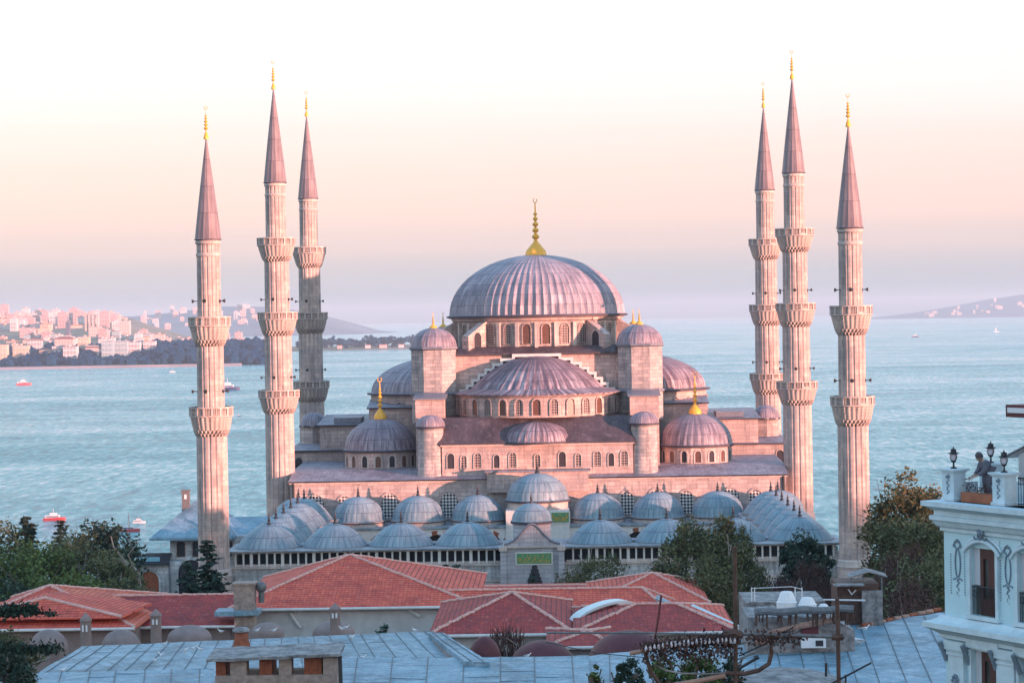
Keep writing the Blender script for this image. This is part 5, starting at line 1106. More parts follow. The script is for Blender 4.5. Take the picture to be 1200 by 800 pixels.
for j in range(5):
    for i in range(n + 1): vs.append((a.x - .25 + (b_.x - a.x + .4) * i / n, Yc - .3 + 2.9 * j / 4, zt - .28 + .12 * j / 4 + .07 * noise.noise((i * .5, j * .8, 3)) - .18 * (1 - i / n)))
vs2 = [(x, y, z - .13) for x, y, z in vs]; m_ = n + 1
g.add(vs + vs2, [(j * m_ + i, j * m_ + i + 1, (j + 1) * m_ + i + 1, (j + 1) * m_ + i) for j in range(4) for i in range(n)] + [(5 * m_ + j * m_ + i, 5 * m_ + (j + 1) * m_ + i, 5 * m_ + (j + 1) * m_ + i + 1, 5 * m_ + j * m_ + i + 1) for j in range(4) for i in range(n)] + [(i, 5 * m_ + i, 5 * m_ + i + 1, i + 1) for i in range(n)] + [(n, 5 * m_ + n, 6 * m_ + n, m_ + n), (0, m_, 6 * m_, 5 * m_)])
g.build('slab', MT['concrete'], ch, smooth=30)
g = MB(); g.tube([(b_.x + .12, Yc, zt - .4), (b_.x + .16, Yc - .05, zt - 2.6)], .09, 6); g.build('pipe', MT['horn'], ch)
c = P(283, 752, 131); th = thing('chimney_pot', (c.x, 131, 9.4), 'small dark red brick chimney pot with flat cap behind the big brick chimney', 'chimney')
g = MB(); g.lathe([(.55, -.4), (.42, .1), (.36, .55), (.45, .6)], 8, (c.x, 131, c.z)); g.build('stack', MT['brick_red'], th)
g = MB(); g.lathe([(.36, .58), (.5, .62), (.5, .72), (.3, .84), (.02, .86)], 10, (c.x, 131, c.z)); g.build('cap', MT['concrete'], th)
# ---------------------------------------------------------------- gulls
def gull(px, py, label, face=1, s=1.0, z=None):
    c = Pz(px, py, 9.75) if z is None else Pz(px, py, z); th = thing('seagull', (c.x, c.y, c.z), label, 'bird', 'gulls resting on the lead roofs', 0 if face > 0 else math.pi)
    M = Matrix.Translation(c) @ Matrix.Rotation(0 if face > 0 else math.pi, 4, 'Z') @ Matrix.Scale(s, 4); T = lambda g: (setattr(g, 'v', [M @ Vector(v) for v in g.v]), g)[1]
    prof = [(.01, -.27), (.035, -.2), (.075, -.1), (.095, 0), (.09, .09), (.06, .16), (.045, .2), (.052, .25), (.05, .29), (.01, .34)]; sp = [(-.27, .21), (-.2, .205), (-.1, .2), (0, .2), (.09, .22), (.16, .27), (.19, .32), (.22, .37), (.25, .39), (.29, .385)]
    g = MB(); n = 8; vs = []
    for (r, _), (x, z_) in zip(prof, sp): vs += [(x, r * math.cos(6.283 * k / n) * .9, z_ + r * math.sin(6.283 * k / n)) for k in range(n)]
    g.add(vs, [(j * n + k, j * n + (k + 1) % n, (j + 1) * n + (k + 1) % n, (j + 1) * n + k) for j in range(9) for k in range(n)] + [tuple(range(n))[::-1], tuple(range(9 * n, 10 * n))]); T(g).build('body', MT['gull'], th)
    for sd in (-1, 1):
        g = MB(); g.add([(.1, sd * .085, .25), (-.05, sd * .1, .27), (-.32, sd * .03, .22), (-.1, sd * .095, .17), (.1, sd * .07, .25), (-.05, sd * .085, .26), (-.32, sd * .02, .215), (-.1, sd * .08, .17)], [(0, 1, 2, 3), (7, 6, 5, 4), (0, 4, 5, 1), (1, 5, 6, 2), (2, 6, 7, 3), (3, 7, 4, 0)]); T(g).build('wing', MT['gull_wing'], th, smooth=0)
        g = MB(); g.tube([(0, sd * .035, .13), (.01, sd * .035, 0)], .009, 5); g.tube([(.01, sd * .035, .005), (.06, sd * .035, .005)], .012, 4); T(g).build('leg', MT['beak'], th)
    g = MB(); g.tube([(.28, 0, .385), (.36, 0, .37)], .016, 5, r1=.004); T(g).build('beak', MT['beak'], th)
GL = [(181, 776, 1, 'lowest gull on the left part of the wide lead roof'), (190, 770, -1, 'gull right beside the lowest left gull on the wide lead roof'), (217, 764, 1, 'left gull of a tight row of three on the wide lead roof'), (226, 762, 1, 'middle gull of a tight row of three on the wide lead roof'), (235, 763, -1, 'right gull of the tight row of three, nearest the big brick chimney'),
      (192, 757, 1, 'gull by itself above the row of three, left side of the wide roof'), (73, 788, 1, 'white gull at the back edge of the front left roof strip'), (259, 742, -1, 'gull on the roof ridge left of the small dark red chimney pot'), (301, 741, 1, 'gull on the ridge just right of the small chimney pot'), (321, 741, 1, 'second gull right of the small chimney pot'),
      (401, 739, -1, 'left gull of a pair on the roof edge below the third lantern turret'), (405.5, 737.5, 1, 'right gull of the pair below the third lantern turret'), (412, 749, 1, 'gull a little down the slope under the pair'), (425, 773, 1, 'gull on the bottom centre roof close to the big chimney'), (487, 741, -1, 'gull alone near the right end of the wide roof ridge'), (618, 771, 1, 'gull before the widest maroon dome')]
for a_ in GL: gull(a_[0], a_[1], a_[3], a_[2], .72)
gull(1013, 741, 'gull on the lead roof right of the concrete hut', 1, 1.1, 9.9); gull(1006, 757, 'large gull leaning down beside the concrete hut wall', -1, 1.5, 9.9)
# ---------------------------------------------------------------- concrete hut, tanks and shack at right
Yh = 123.0; a, b_ = P(877, 765, Yh), P(1002, 765, Yh); zt = P(930, 722, Yh).z
hut = thing('rooftop_hut', ((a.x + b_.x) / 2, Yh, 9.6), 'rough grey concrete rooftop hut with torn edge, standing on the lower right lead roof', 'hut')
g = MB(); nx_ = 30; top = []
for i in range(nx_ + 1): x = a.x + (b_.x - a.x) * i / nx_; top.append((x, zt + .18 * noise.noise((i * .6, 0, 1)) - (.8 * max(0, (i - 22) / 8))))
poly = [(a.x, 9.3)] + [(b_.x, 9.3)] + top[::-1]
k = len(poly); vs = [(x, Yh, z) for x, z in poly] + [(x, Yh + 4.5, z) for x, z in poly]; g.add(vs, [tuple(range(k)), tuple(range(k, 2 * k))[::-1]] + [(i, k + i, k + (i + 1) % k, (i + 1) % k) for i in range(k)])
g.build('wall', MT['concrete'], hut, (a.x, Yh, 9.4), smooth=0)
g = MB(); p0, p1 = P(884, 717, Yh - .6), P(1000, 713, Yh - .6); g.tube([p0.lerp(p1, i / 8) + Vector((0, 0, .05 * math.sin(i * 2))) for i in range(9)], .20, 8); g.build('rolled_awning', MT['steel'], hut)
g = MB(); rr = random.Random(3)
for i in range(60):
    f = rr.random(); q = p0.lerp(p1, f) + Vector((0, rr.uniform(-.1, .1), -.15)); g.tube([q, q + Vector((rr.gauss(0, .05), 0, -rr.uniform(.2, .75)))], rr.uniform(.02, .06), 4)
g.build('fringe', MT['rust'], hut)
g = MB(); g.obox((P(898, 731, Yh).x, Yh - .06, P(898, 749, Yh).z), (1.0, .1, .5), 0); g.build('clay_patch', MT['clay'], hut)
for (pa, pb_) in (((885, 752), (905, 741)), ((905, 741), (936, 734)), ((936, 733), (962, 729)), ((962, 729), (992, 722))):
    g = MB(); g.tube([P(*pa, Yh - .3), P(*pb_, Yh - .3)], .17, 8); g.build('clay_pipe', MT['clay'], hut)
g = MB(); c = P(949, 741, Yh - .1); g.box(c.x - .45, c.x + .45, Yh - .12, Yh - .01, c.z - .6, c.z + .35); g.build('dark_opening', MT['maroon'], hut)
c = P(953, 752, Yh - .3); ac = thing('air_conditioner', (c.x, Yh - .4, c.z - .5), 'white box unit with dark grille fixed low on the concrete hut', 'air conditioner')
g = MB(); g.box(c.x - .65, c.x + .65, Yh - .5, Yh - .03, c.z - .28, c.z + .3); g.build('casing', MT['white'], ac); g = MB(); g.box(c.x + .1, c.x + .5, Yh - .53, Yh - .505, c.z - .18, c.z + .12); g.build('grille', MT['dark'], ac)
ter_ = thing('roof_terrace', (P(900, 712, 128).x, 128, 9.6), 'pale stained terrace wall behind the white tanks', 'wall')
a2, b2 = P(872, 706, 129), P(965, 704, 129); g = MB(); g.box(a2.x, b2.x, 128.2, 133, 9.3, P(900, 703, 129).z); g.build('wall', MT['concrete'], ter_)
for px in (881, 884.5, 932, 940): 
    g = MB(); q = P(px, 705, 128.6); g.tube([(q.x, 128.6, q.z - .2), (q.x, 128.6, P(px, 688, 128.6).z)], .03, 6); g.build('rail_post', MT['white'], ter_)
g = MB(); g.tube([P(881, 689, 128.6), P(928, 687, 128.6), P(940, 690, 128.6)], .022, 6); g.build('rail', MT['white'], ter_)
def tank(px, pt, pb, wpx, Y, label, round_=False):
    b0 = P(px, pb, Y); h = P(px, pt, Y).z - b0.z; r = wpx / 2 / F_PX * Y; th = thing('water_tank', (b0.x, Y, b0.z), label, 'water tank', 'white plastic tanks on the rooftop hut')
    g = MB(); g.lathe([(r, -.1), (r * 1.0, h * .35), (r * 1.05, h * .38), (r * .93, h * .42), (r * .62, h * .88), (r * .5, h * .97), (.02, h)], 10, (b0.x, Y, b0.z)); g.build('shell', MT['white'], th, (b0.x, Y, b0.z), smooth=25)
    g = MB(); g.box(b0.x - r * .3, b0.x - r * .12, Y - r - .04, Y - r + .05, b0.z, b0.z + .12); g.box(b0.x + r * .2, b0.x + r * .4, Y - r - .04, Y - r + .05, b0.z, b0.z + .12); g.build('foot', MT['dark'], th)
tank(922, 692, 713, 24, 125.5, 'largest white faceted tank on the rooftop hut'); tank(946, 699, 713, 22, 125.2, 'middle white tank, lower and rounder, on the rooftop hut'); tank(965, 707, 714, 14, 125, 'smallest white tank at the right on the rooftop hut')
# shack
Ys = 133.0; sh = thing('tin_roofed_shack', (P(1010, 720, Ys).x, Ys, 9.8), 'dark ramshackle shack with a pale tin roof at the foot of the rightmost minaret', 'shack')
a, b_ = P(981, 690, Ys), P(1034, 690, Ys); 
def quadv(pts, th_, name, mat, parent):
    g = MB(); g.poly3(pts, 0, th_); return g.build(name, MT[mat], parent, smooth=0)
p = [P(995, 676, Ys - 1), P(1018, 669, Ys - .5), P(1040, 675, Ys - 1)]
quadv([p[0], p[1], p[1] + Vector((0, 1.4, .05)), p[0] + Vector((0, 1.4, .05))], .06, 'tin_roof', 'concrete', sh); quadv([p[1], p[2], p[2] + Vector((0, 1.4, .05)), p[1] + Vector((0, 1.4, .05))], .06, 'tin_roof', 'concrete', sh)
for px in (998, 1012, 1033): 
    g = MB(); q = P(px, 676, Ys - .8); g.tube([q, (q.x, q.y, q.z - 1.1)], .05, 6); g.build('post', MT['steel'], sh)
g = MB(); q = P(981, 684, Ys - 1); q2 = P(1030, 684, Ys - 1); g.box(q.x, q2.x, Ys - 1, Ys + 2, 9.6, q.z); g.build('wall', MT['rust'], sh)
g = MB(); q = P(1010, 690, Ys - 1.3); q2 = P(1034, 690, Ys - 1.3); g.box(q.x, q2.x, Ys - 1.35, Ys - 1.02, 9.7, P(1010, 689, Ys).z); g.build('side_wall', MT['concrete'], sh)
g = MB(); q = P(981, 686, Ys - 1.5); q2 = P(1010, 684, Ys - 1.5); g.box(q.x - .2, q2.x + .1, Ys - 1.9, Ys - 1.01, q.z, q.z + .08); g.build('shelf', MT['concrete'], sh)
g = MB(); g.tube([P(994, 690, Ys - 1.1), P(998, 696, Ys - 1.1), P(1003, 691, Ys - 1.1)], .05, 6); g.tube([P(950, 702, Ys - 2), P(1014, 703, Ys - 2)], .05, 6); g.build('pipe', MT['white'], sh)
pts = [P(1010 + 9.3 * i, 734 - 2.0 * i, 131 + .6 * i) for i in range(11)]
rt = thing('ridge_tile_row', pts[0], 'row of broken salmon ridge tiles along the back edge of the lower right lead roof', 'roof tiles')
for i in range(10):
    g = MB(); g.tube([pts[i] + Vector((0, 0, .06)), pts[i].lerp(pts[i + 1], .86) + Vector((0, 0, .02))], .14, 8); g.build('ridge_tile', MT['clay'] if i % 3 else MT['brick_red'], rt)
g = MB(); g.box(pts[0].x - .3, pts[0].x, 130.8, 131.2, 9.6, pts[0].z); g.build('stub', MT['brick'], rt)
g = MB(); g.add([Vector(v) for v in []], []) if False else None
hn = thing('dark_parapet', P(1045, 735, 130), 'low dark wall under the salmon ridge tiles', 'wall'); g = MB()
for i in range(10): 
    a_, b3 = pts[i], pts[i + 1]; g.add([a_ + Vector((0, .05, -.06)), b3 + Vector((0, .05, -.06)), Vector((b3.x, b3.y + .05, 9.4)), Vector((a_.x, a_.y + .05, 9.4)), a_ + Vector((0, .4, -.06)), b3 + Vector((0, .4, -.06)), Vector((b3.x, b3.y + .4, 9.4)), Vector((a_.x, a_.y + .4, 9.4))], [(0, 3, 2, 1), (4, 5, 6, 7), (0, 1, 5, 4)])
g.build('wall', MT['steel'], hn, smooth=0)
# ---------------------------------------------------------------- pale blue hotel at the right
HO = Vector((11.1, 68.0, 0)); HR = R(-60.6); HM = Matrix.Translation(HO) @ Matrix.Rotation(HR, 4, 'Z')
ho = thing('hotel', (HO.x, HO.y, 6), 'pale blue hotel with ornate facade cut by the right frame edge', 'building', None, HR)
def hb(name, mat, fn, parent=None, smooth=30):
    g = MB(); fn(g); g.v = [HM @ Vector(v) for v in g.v]; return g.build(name, MT[mat] if isinstance(mat, str) else [MT[q] for q in mat], parent or ho, smooth=smooth)
UE = 9.0; zT = 22.38
wins = [1.8, 3.85, 5.9, 7.95]
def wallpieces(g):       # facade wall with real window openings on both floors
    rows = [(6, 15.6), (15.6, 18.2), (18.2, 19.2), (19.2, 21.12), (21.12, 21.75)]
    for z0, z1 in rows:
        if (z0, z1) in ((15.6, 18.2), (19.2, 21.12)):
            e = [0] + [q for c in wins for q in (c - .55, c + .55)] + [UE]
            for i in range(0, len(e), 2): g.box(e[i], e[i + 1], 0, .45, z0, z1)
        else: g.box(0, UE, 0, .45, z0, z1)
    g.box(0, UE, .45, 9, 6, 21.75)
wl = hb('wall', 'hotel', wallpieces, smooth=0)
def prof_band(name, prof, mat='hotel_trim'):   # moulding profile (out, z) run along the facade and round the corner
    def f(g):
        k = len(prof)
        for (o1, z1), (o2, z2) in zip(prof, prof[1:]):
            g.add([(-o1, -o1, z1), (UE, -o1, z1), (UE, -o2, z2), (-o2, -o2, z2), (-o1, 9, z1), (-o2, 9, z2)], [(0, 1, 2, 3), (4, 0, 3, 5)])
    return hb(name, mat, f, wl, 20)
prof_band('cornice', [(0, 21.5), (.08, 21.52), (.08, 21.62), (.16, 21.66), (.24, 21.80), (.3, 21.84), (.3, 21.96), (.2, 21.98), (.2, 22.1), (.36, 22.2), (.47, 22.24), (.47, 22.38), (0, 22.385), (-.6, 22.385)])
prof_band('string_course', [(0, 18.35), (.12, 18.4), (.12, 18.5), (.3, 18.62), (.48, 18.7), (.48, 18.85), (.3, 18.9), (.16, 18.98), (.1, 19.05), (0, 19.06)])
hb('terrace_floor', 'hotel_trim', lambda g: g.box(-.1, UE, .0, 9, 22.3, 22.385), wl)
for c in wins:
    for z0, h, kind in ((19.2, 1.92, 1), (15.6, 2.6, 0)):
        fr = hb('window', 'hotel_trim', lambda g: (g.box(c - .66, c - .55, -.09, .12, z0 - .06, z0 + h), g.box(c + .55, c + .66, -.09, .12, z0 - .06, z0 + h), g.box(c - .72, c + .72, -.14, .1, z0 - .12, z0 - .002)), wl)
        hb('sash', 'wood', lambda g: (g.box(c - .26, c - .12, .06, .12, z0, z0 + h), g.box(c + .1, c + .3, .055, .12, z0, z0 + h), g.box(c - .12, c + .1, .065, .115, z0 + h - .3, z0 + h), g.box(c - .12, c + .1, .065, .115, z0, z0 + .5), g.box(c + .3, c + .55, .05, .12, z0, z0 + h)), fr)
        hb('pane', 'glass', lambda g: g.box(c - .5, c + .5, .13, .17, z0, z0 + h), fr)
        hb('curtain', 'curtain', lambda g: g.box(c - .55, c - .26, .08, .12, z0 + (.0 if not kind else .85), z0 + h), fr)
        if kind:
            def rail(g):
                g.tube([(c - .52, -.02, z0 + .82), (c + .52, -.02, z0 + .82)], .02, 6)
                for q in range(14): g.tube([(c - .5 + q * .077, -.02, z0), (c - .5 + q * .077, -.02, z0 + .82)], .009, 5)
                for q in range(6): g.tube([(c - .42 + q * .17 + .07 * math.cos(k), -.02, z0 + .62 + .1 * math.sin(k)) for k in range(0, 7)], .009, 4)
            hb('guard_rail', 'iron', rail, fr)
            def hood(g):
                pts = [(c - .78 + 1.56 * i / 16, -.12, z0 + h - .16 + .38 * math.sin(math.pi * i / 16) ** .7) for i in range(17)]; g.tube(pts, .055, 8)
                g.tube([(p[0], -.03, p[2] + .12) for p in pts], .05, 6)
                K = 16
                for i in range(K):
                    p, q = pts[i], pts[i + 1]
                    if abs(p[0] - c) < .6 and abs(q[0] - c) < .7: g.add([(p[0], -.02, p[2]), (q[0], -.02, q[2]), (q[0], -.02, z0 + h + .3), (p[0], -.02, z0 + h + .3)], [(0, 1, 2, 3)])
            hb('hood_moulding', 'hotel_trim', hood, fr)
            def spandrel(g):
                K = 12
                for i in range(K):
                    u0, u1 = -.55 + 1.1 * i / K, -.55 + 1.1 * (i + 1) / K; z_ = lambda u: z0 + h - .34 + .30 * math.sqrt(max(0, 1 - (u / .56) ** 2))
                    g.add([(c + u0, .1, z_(u0)), (c + u1, .1, z_(u1)), (c + u1, .1, z0 + h + .001), (c + u0, .1, z0 + h + .001)], [(0, 1, 2, 3)])
            hb('spandrel', 'hotel', spandrel, fr)
            def crest(g):
                g.tube([(c + .12 * math.cos(k * .9) * (1 - k * .04), -.15, z0 + h + .42 + .16 * math.sin(k * .9)) for k in range(9)], .035, 6); g.blob((c, -.14, z0 + h + .45), .09, 8)
                for s in (-1, 1): g.tube([(c + s * .05, -.14, z0 + h + .28), (c + s * .2, -.14, z0 + h + .25), (c + s * .28, -.14, z0 + h + .34)], .03, 5)
            hb('crest', 'relief', crest, fr)
        else:
            hb('lintel', 'hotel_trim', lambda g: (g.box(c - .7, c + .7, -.16, 0, z0 + h + .05, z0 + h + .3), g.box(c - .6, c + .6, -.05, .2, z0 + h - .02, z0 + h + .05)), fr)
for c in [.62, 2.82, 4.88, 6.93]:
    def orn(g):
        g.tube([(c + .13 * math.cos(k) * (1 if math.cos(k) > 0 else .75), -.02, 20.62 + .42 * math.sin(k)) for k in [q * .45 for q in range(15)]], .022, 5)
        for s in (-1, 1):
            g.tube([(c + s * (.05 + .1 * math.sin(q * .8)), -.02, 21.05 + .05 * q) for q in range(6)], .025, 5); g.blob((c + s * .14, -.02, 21.12), .05, 6); g.blob((c + s * .07, -.02, 21.24), .045, 6)
            for q in range(16): g.blob((c + s * .31, -.01, 20.85 - q * .075), .026, 5)
        for q in range(9): g.blob((c + .05 * math.sin(q * 1.7), -.01, 20.1 - q * .055), .045 - q * .0035, 5)
        for q in range(5): g.blob((c + .09 * (q - 2), -.01, 20.14 + .03 * (q % 2)), .04, 5)
    hb('stucco_ornament', 'relief', orn, wl)
    pl = hb('pilaster', 'hotel_trim', lambda g: (g.box(c - .34, c + .34, -.14, 0, 10, 18.1), g.box(c - .42, c + .42, -.22, 0, 18.1, 18.36), g.box(c - .38, c + .38, -.18, 0, 17.95, 18.02)), wl)
    def med(g):
        for k in range(11): g.blob((c + .14 * math.cos(k * .571), -.16, 17.15 + .22 * math.sin(k * .571)), .055, 6)
        g.blob((c, -.16, 17.15), .1, 8, 0, (1, .6, 1.5))
    hb('medallion', 'relief', med, pl)
    for s in (-1, 1): hb('console', 'relief', lambda g: g.tube([(c + s * .52, -.05, 17.75), (c + s * .5, -.16, 18.0), (c + s * .5, -.3, 18.3)], .07, 6), pl)
# terrace pedestals and lanterns
def pedestal(u, v, label, h=.93):
    o = HM @ Vector((u, v, 22.385)); th = thing('terrace_pedestal', o, label, 'pedestal', 'pedestals on the hotel terrace', HR)
    def f(g): g.box(u - .3, u + .3, v - .26, v + .26, 22.385, 22.47); g.box(u - .26, u + .26, v - .22, v + .22, 22.47, 22.385 + h - .1)
    def B(name, mat, fn):
        g = MB(); fn(g); g.v = [HM @ Vector(q) for q in g.v]; return g.build(name, MT[mat], th)
    B('shaft', 'hotel_trim', f); B('cap', 'hotel_trim', lambda g: (g.box(u - .3, u + .3, v - .26, v + .26, 22.385 + h - .1, 22.385 + h - .05), g.box(u - .35, u + .35, v - .31, v + .31, 22.385 + h - .05, 22.385 + h)))
    B('stucco_ornament', 'relief', lambda g: [g.blob((u + .05 * math.sin(q * 2), v - .225, 23.05 - q * .055), .04, 5) for q in range(9)])
    B('stucco_ornament', 'relief', lambda g: [g.blob((u + .07 * math.cos(q * 1.3), v - .225, 23.1 + .03 * math.sin(q * 2)), .04, 5) for q in range(6)])
    z = 22.385 + h; o2 = HM @ Vector((u, v, z)); lt = thing('lantern', o2, label.replace('pedestal', 'lantern').replace('pale blue ', 'black iron ').replace('carrying a lamp', 'on its pedestal'), 'lamp', 'black lanterns on the hotel terrace')
    g = MB(); g.lathe([(.1, 0), (.1, .03), (.03, .06), (.025, .17), (.07, .2), (.075, .24)], 10, o2); g.build('stem', MT['iron'], lt)
    g = MB(); g.lathe([(.06, .24), (.085, .3), (.1, .4), (.08, .43)], 10, o2); g.build('glass', MT['lamp_glass'], lt)
    g = MB(); g.lathe([(.17, .43), (.16, .45), (.09, .48), (.08, .54), (.1, .56), (.03, .58), (.01, .64)], 10, o2); g.build('hood', MT['iron'], lt)
    g = MB()
    for k in range(4): a = k * 1.571 + .5; g.tube([o2 + Vector((math.cos(a) * .07, math.sin(a) * .07, .2)), o2 + Vector((math.cos(a) * .13, math.sin(a) * .13, .34)), o2 + Vector((math.cos(a) * .12, math.sin(a) * .12, .44))], .011, 5)
    g.build('cage', MT['iron'], lt)
pedestal(.10, .32, 'pale blue pedestal at the terrace corner, carrying a lamp, left of the person')
pedestal(2.34, .32, 'pale blue front pedestal carrying a lamp, right of the person')
pedestal(.35, 1.5, 'pale blue rear pedestal carrying a lamp, just behind the person', 1.05)
def lowwall(g): g.box(.65, 2.0, 1.4, 1.6, 22.385, 22.95); g.box(.0, .12, .58, 1.2, 22.385, 22.9)
hb('parapet', 'hotel_trim', lowwall, wl)
pb = thing('flower_box', HM @ Vector((1.55, .4, 22.385)), 'terracotta flower box with dry plants at the terrace edge before the person', 'planter', None, HR)
g = MB(); g.box(.55, 1.95, .2, .5, 22.385, 22.66); g.v = [HM @ Vector(q) for q in g.v]; g.build('box', MT['plant_box'], pb)
g = MB(); rr = random.Random(4)
for i in range(260):
    u = .6 + 1.25 * rr.random() ** 1.4; h_ = (.42 if u < .95 else .16) * rr.random(); p = Vector((u, .35 + rr.gauss(0, .07), 22.68 + h_)); a = Vector((rr.gauss(0, 1), rr.gauss(0, 1), rr.gauss(0, 1))).normalized() * .045; g.add([p - a, p + Vector((a.z, a.x, a.y)) * .7, p + a], [(0, 1, 2)])
g.v = [HM @ Vector(q) for q in g.v]; g.build('plants', MT['leaf_rust'], pb, smooth=0)
rl = thing('terrace_railing', HM @ Vector((3, .3, 22.385)), 'black wrought iron railing at the right end of the hotel terrace', 'railing', None, HR)
def rr_(g):
    g.tube([(2.95, .3, 23.2), (UE, .3, 23.2)], .025, 6); g.tube([(2.95, .3, 23.02), (UE, .3, 23.02)], .015, 6); g.tube([(2.95, .3, 22.46), (UE, .3, 22.46)], .02, 6)
    for q in range(60): u = 2.97 + q * .1; g.tube([(u, .3, 22.4), (u, .3, 23.2)], .011, 5)
    for q in range(40): g.tube([(3.02 + q * .15 + .05 * math.cos(k), .3, 23.11 + .06 * math.sin(k)) for k in range(7)], .009, 4)
g = MB(); rr_(g); g.v = [HM @ Vector(q) for q in g.v]; g.build('bars', MT['iron'], rl)
pb = thing('flower_box', HM @ Vector((4.5, .5, 22.385)), 'dark red planter behind the iron railing at the right edge', 'planter', None, HR)
g = MB(); g.box(3.1, 6, .45, .8, 22.385, 22.62); g.v = [HM @ Vector(q) for q in g.v]; g.build('box', MT['maroon'], pb)
g = MB()
for i in range(500):
    u = 3.2 + 2.7 * rr.random(); p = Vector((u, .6 + rr.gauss(0, .08), 22.62 + .3 * rr.random() * min(1, (u - 3.1) * 1.4))); a = Vector((rr.gauss(0, 1), rr.gauss(0, 1), rr.gauss(0, 1))).normalized() * .05; g.add([p - a, p + Vector((a.z, a.x, a.y)) * .7, p + a], [(0, 1, 2)])
g.v = [HM @ Vector(q) for q in g.v]; g.build('plants', MT['leaf_rust'], pb, smooth=0)
cn = thing('rooftop_canopy', HM @ Vector((5, 2, 22.385)), 'maroon flat canopy edge above the terrace at the right frame edge', 'canopy', None, HR)
def B(name, mat, fn, th=cn):
    g = MB(); fn(g); g.v = [HM @ Vector(q) for q in g.v]; return g.build(name, MT[mat], th, smooth=0)
B('roof', 'maroon', lambda g: g.box(.93, 8, 1.6, 5.2, 24.8, 25.16)); B('fascia', 'white', lambda g: g.box(1.03, 8, 1.57, 1.598, 24.93, 25.08)); B('post', 'maroon', lambda g: g.box(1.6, 1.85, 3.4, 3.65, 22.385, 24.8)); B('beam', 'maroon', lambda g: g.box(1.0, 8, 2.5, 2.9, 24.15, 24.62)); 
aw = thing('white_awning', HM @ Vector((4, 3, 22.385)), 'slanting white awning with a grey edge behind the right lanterns', 'awning', None, HR)
B('cloth', 'white_wall', lambda g: g.add([(.3, 2.2, 23.6), (3.2, 2.2, 24.7), (3.2, 3.3, 24.7), (.3, 3.3, 23.6), (.3, 2.2, 23.55), (3.2, 2.2, 24.65), (3.2, 3.3, 24.65), (.3, 3.3, 23.55)], [(0, 1, 2, 3), (7, 6, 5, 4), (0, 4, 5, 1), (3, 2, 6, 7)]), aw)
B('side_screen', 'white_wall', lambda g: g.add([(.7, 2.25, 22.39), (3.2, 2.25, 22.39), (3.2, 2.25, 24.6), (.7, 2.25, 23.66), (.7, 2.3, 22.39), (3.2, 2.3, 22.39), (3.2, 2.3, 24.6), (.7, 2.3, 23.66)], [(0, 1, 2, 3), (7, 6, 5, 4), (0, 3, 7, 4), (1, 5, 6, 2)]), aw)
B('edge_pole', 'steel', lambda g: g.tube([(.25, 2.15, 23.6), (3.2, 2.15, 24.72)], .035, 6), aw)
# ---------------------------------------------------------------- person on the terrace
po = HM @ Vector((1.0, .85, 22.385)); FW = Vector((-.97, -.24, 0)).normalized(); SI = Vector((-FW.y, FW.x, 0))
pe = thing('person', po, 'person in a long grey coat bending forward over the flower box on the hotel terrace', 'person')
def skinned(name, verts, edges, rad, mat, root=0):
    me = bpy.data.meshes.new(name); me.from_pydata([FW * f + SI * s_ + Vector((0, 0, u)) for f, s_, u in verts], edges, []); me.materials.append(MT[mat])
    o = bpy.data.objects.new(name, me); COL.objects.link(o); o.parent = pe
    o.modifiers.new('skin', 'SKIN'); 
    for i, r_ in enumerate(rad): me.skin_vertices[0].data[i].radius = r_ if isinstance(r_, tuple) else (r_, r_)
    me.skin_vertices[0].data[root].use_root = True
    sb = o.modifiers.new('sub', 'SUBSURF'); sb.levels = 2; sb.render_levels = 2
    for md_ in list(o.modifiers): pass
    return o
V = [(0, 0, .84), (.05, 0, .98), (.13, 0, 1.12), (.19, 0, 1.2), (.22, 0, 1.23)]; E = [(0, 1), (1, 2), (2, 3), (3, 4)]; RD = [.12, .12, .12, .06, .05]
for s_ in (-1, 1):
    k = len(V); V += [(.14, s_ * .17, 1.1), (.20, s_ * .21, .87), (.38, s_ * .11, .77), (.45, s_ * .10, .74)]; E += [(2, k), (k, k + 1), (k + 1, k + 2), (k + 2, k + 3)]; RD += [.06, .045, .03, .028]
    for q, (a_, l_) in enumerate(((-.03, .07), (-.01, .085), (.01, .08), (.028, .065))):
        m_ = len(V); V += [(.48, s_ * .10 + a_, .725), (.48 + l_ * .6, s_ * .10 + a_ * 1.2, .71), (.48 + l_, s_ * .10 + a_ * 1.2, .68)]; E += [(k + 3, m_), (m_, m_ + 1), (m_ + 1, m_ + 2)]; RD += [.011, .009, .008]
    m_ = len(V); V += [(.455, s_ * .10 - s_ * .045, .73), (.48, s_ * .10 - s_ * .06, .71)]; E += [(k + 3, m_), (m_, m_ + 1)]; RD += [.012, .009]
    k = len(V); V += [(0, s_ * .1, .82), (.05, s_ * .11, .45), (-.02, s_ * .11, .08), (.12, s_ * .12, .04)]; E += [(0, k), (k, k + 1), (k + 1, k + 2), (k + 2, k + 3)]; RD += [.085, .055, .04, .04]
skinned('body', V, E, RD, 'skin')
CV = [(-.01, 0, .78), (.0, 0, .88), (.06, 0, 1.0), (.12, 0, 1.1), (.165, 0, 1.17), (-.02, 0, .45)]; CE = [(0, 1), (1, 2), (2, 3), (3, 4), (0, 5)]; CR = [(.22, .19), (.21, .19), (.22, .19), (.22, .17), (.10, .10), (.24, .21)]
for s_ in (-1, 1):
    k = len(CV); CV += [(.13, s_ * .18, 1.09), (.20, s_ * .22, .87), (.37, s_ * .12, .78)]; CE += [(3, k), (k, k + 1), (k + 1, k + 2)]; CR += [.10, .085, .06]
skinned('coat', CV, CE, CR, 'coat')
TV = [(0, 0, .8)]; TE = []; TR = [.13]
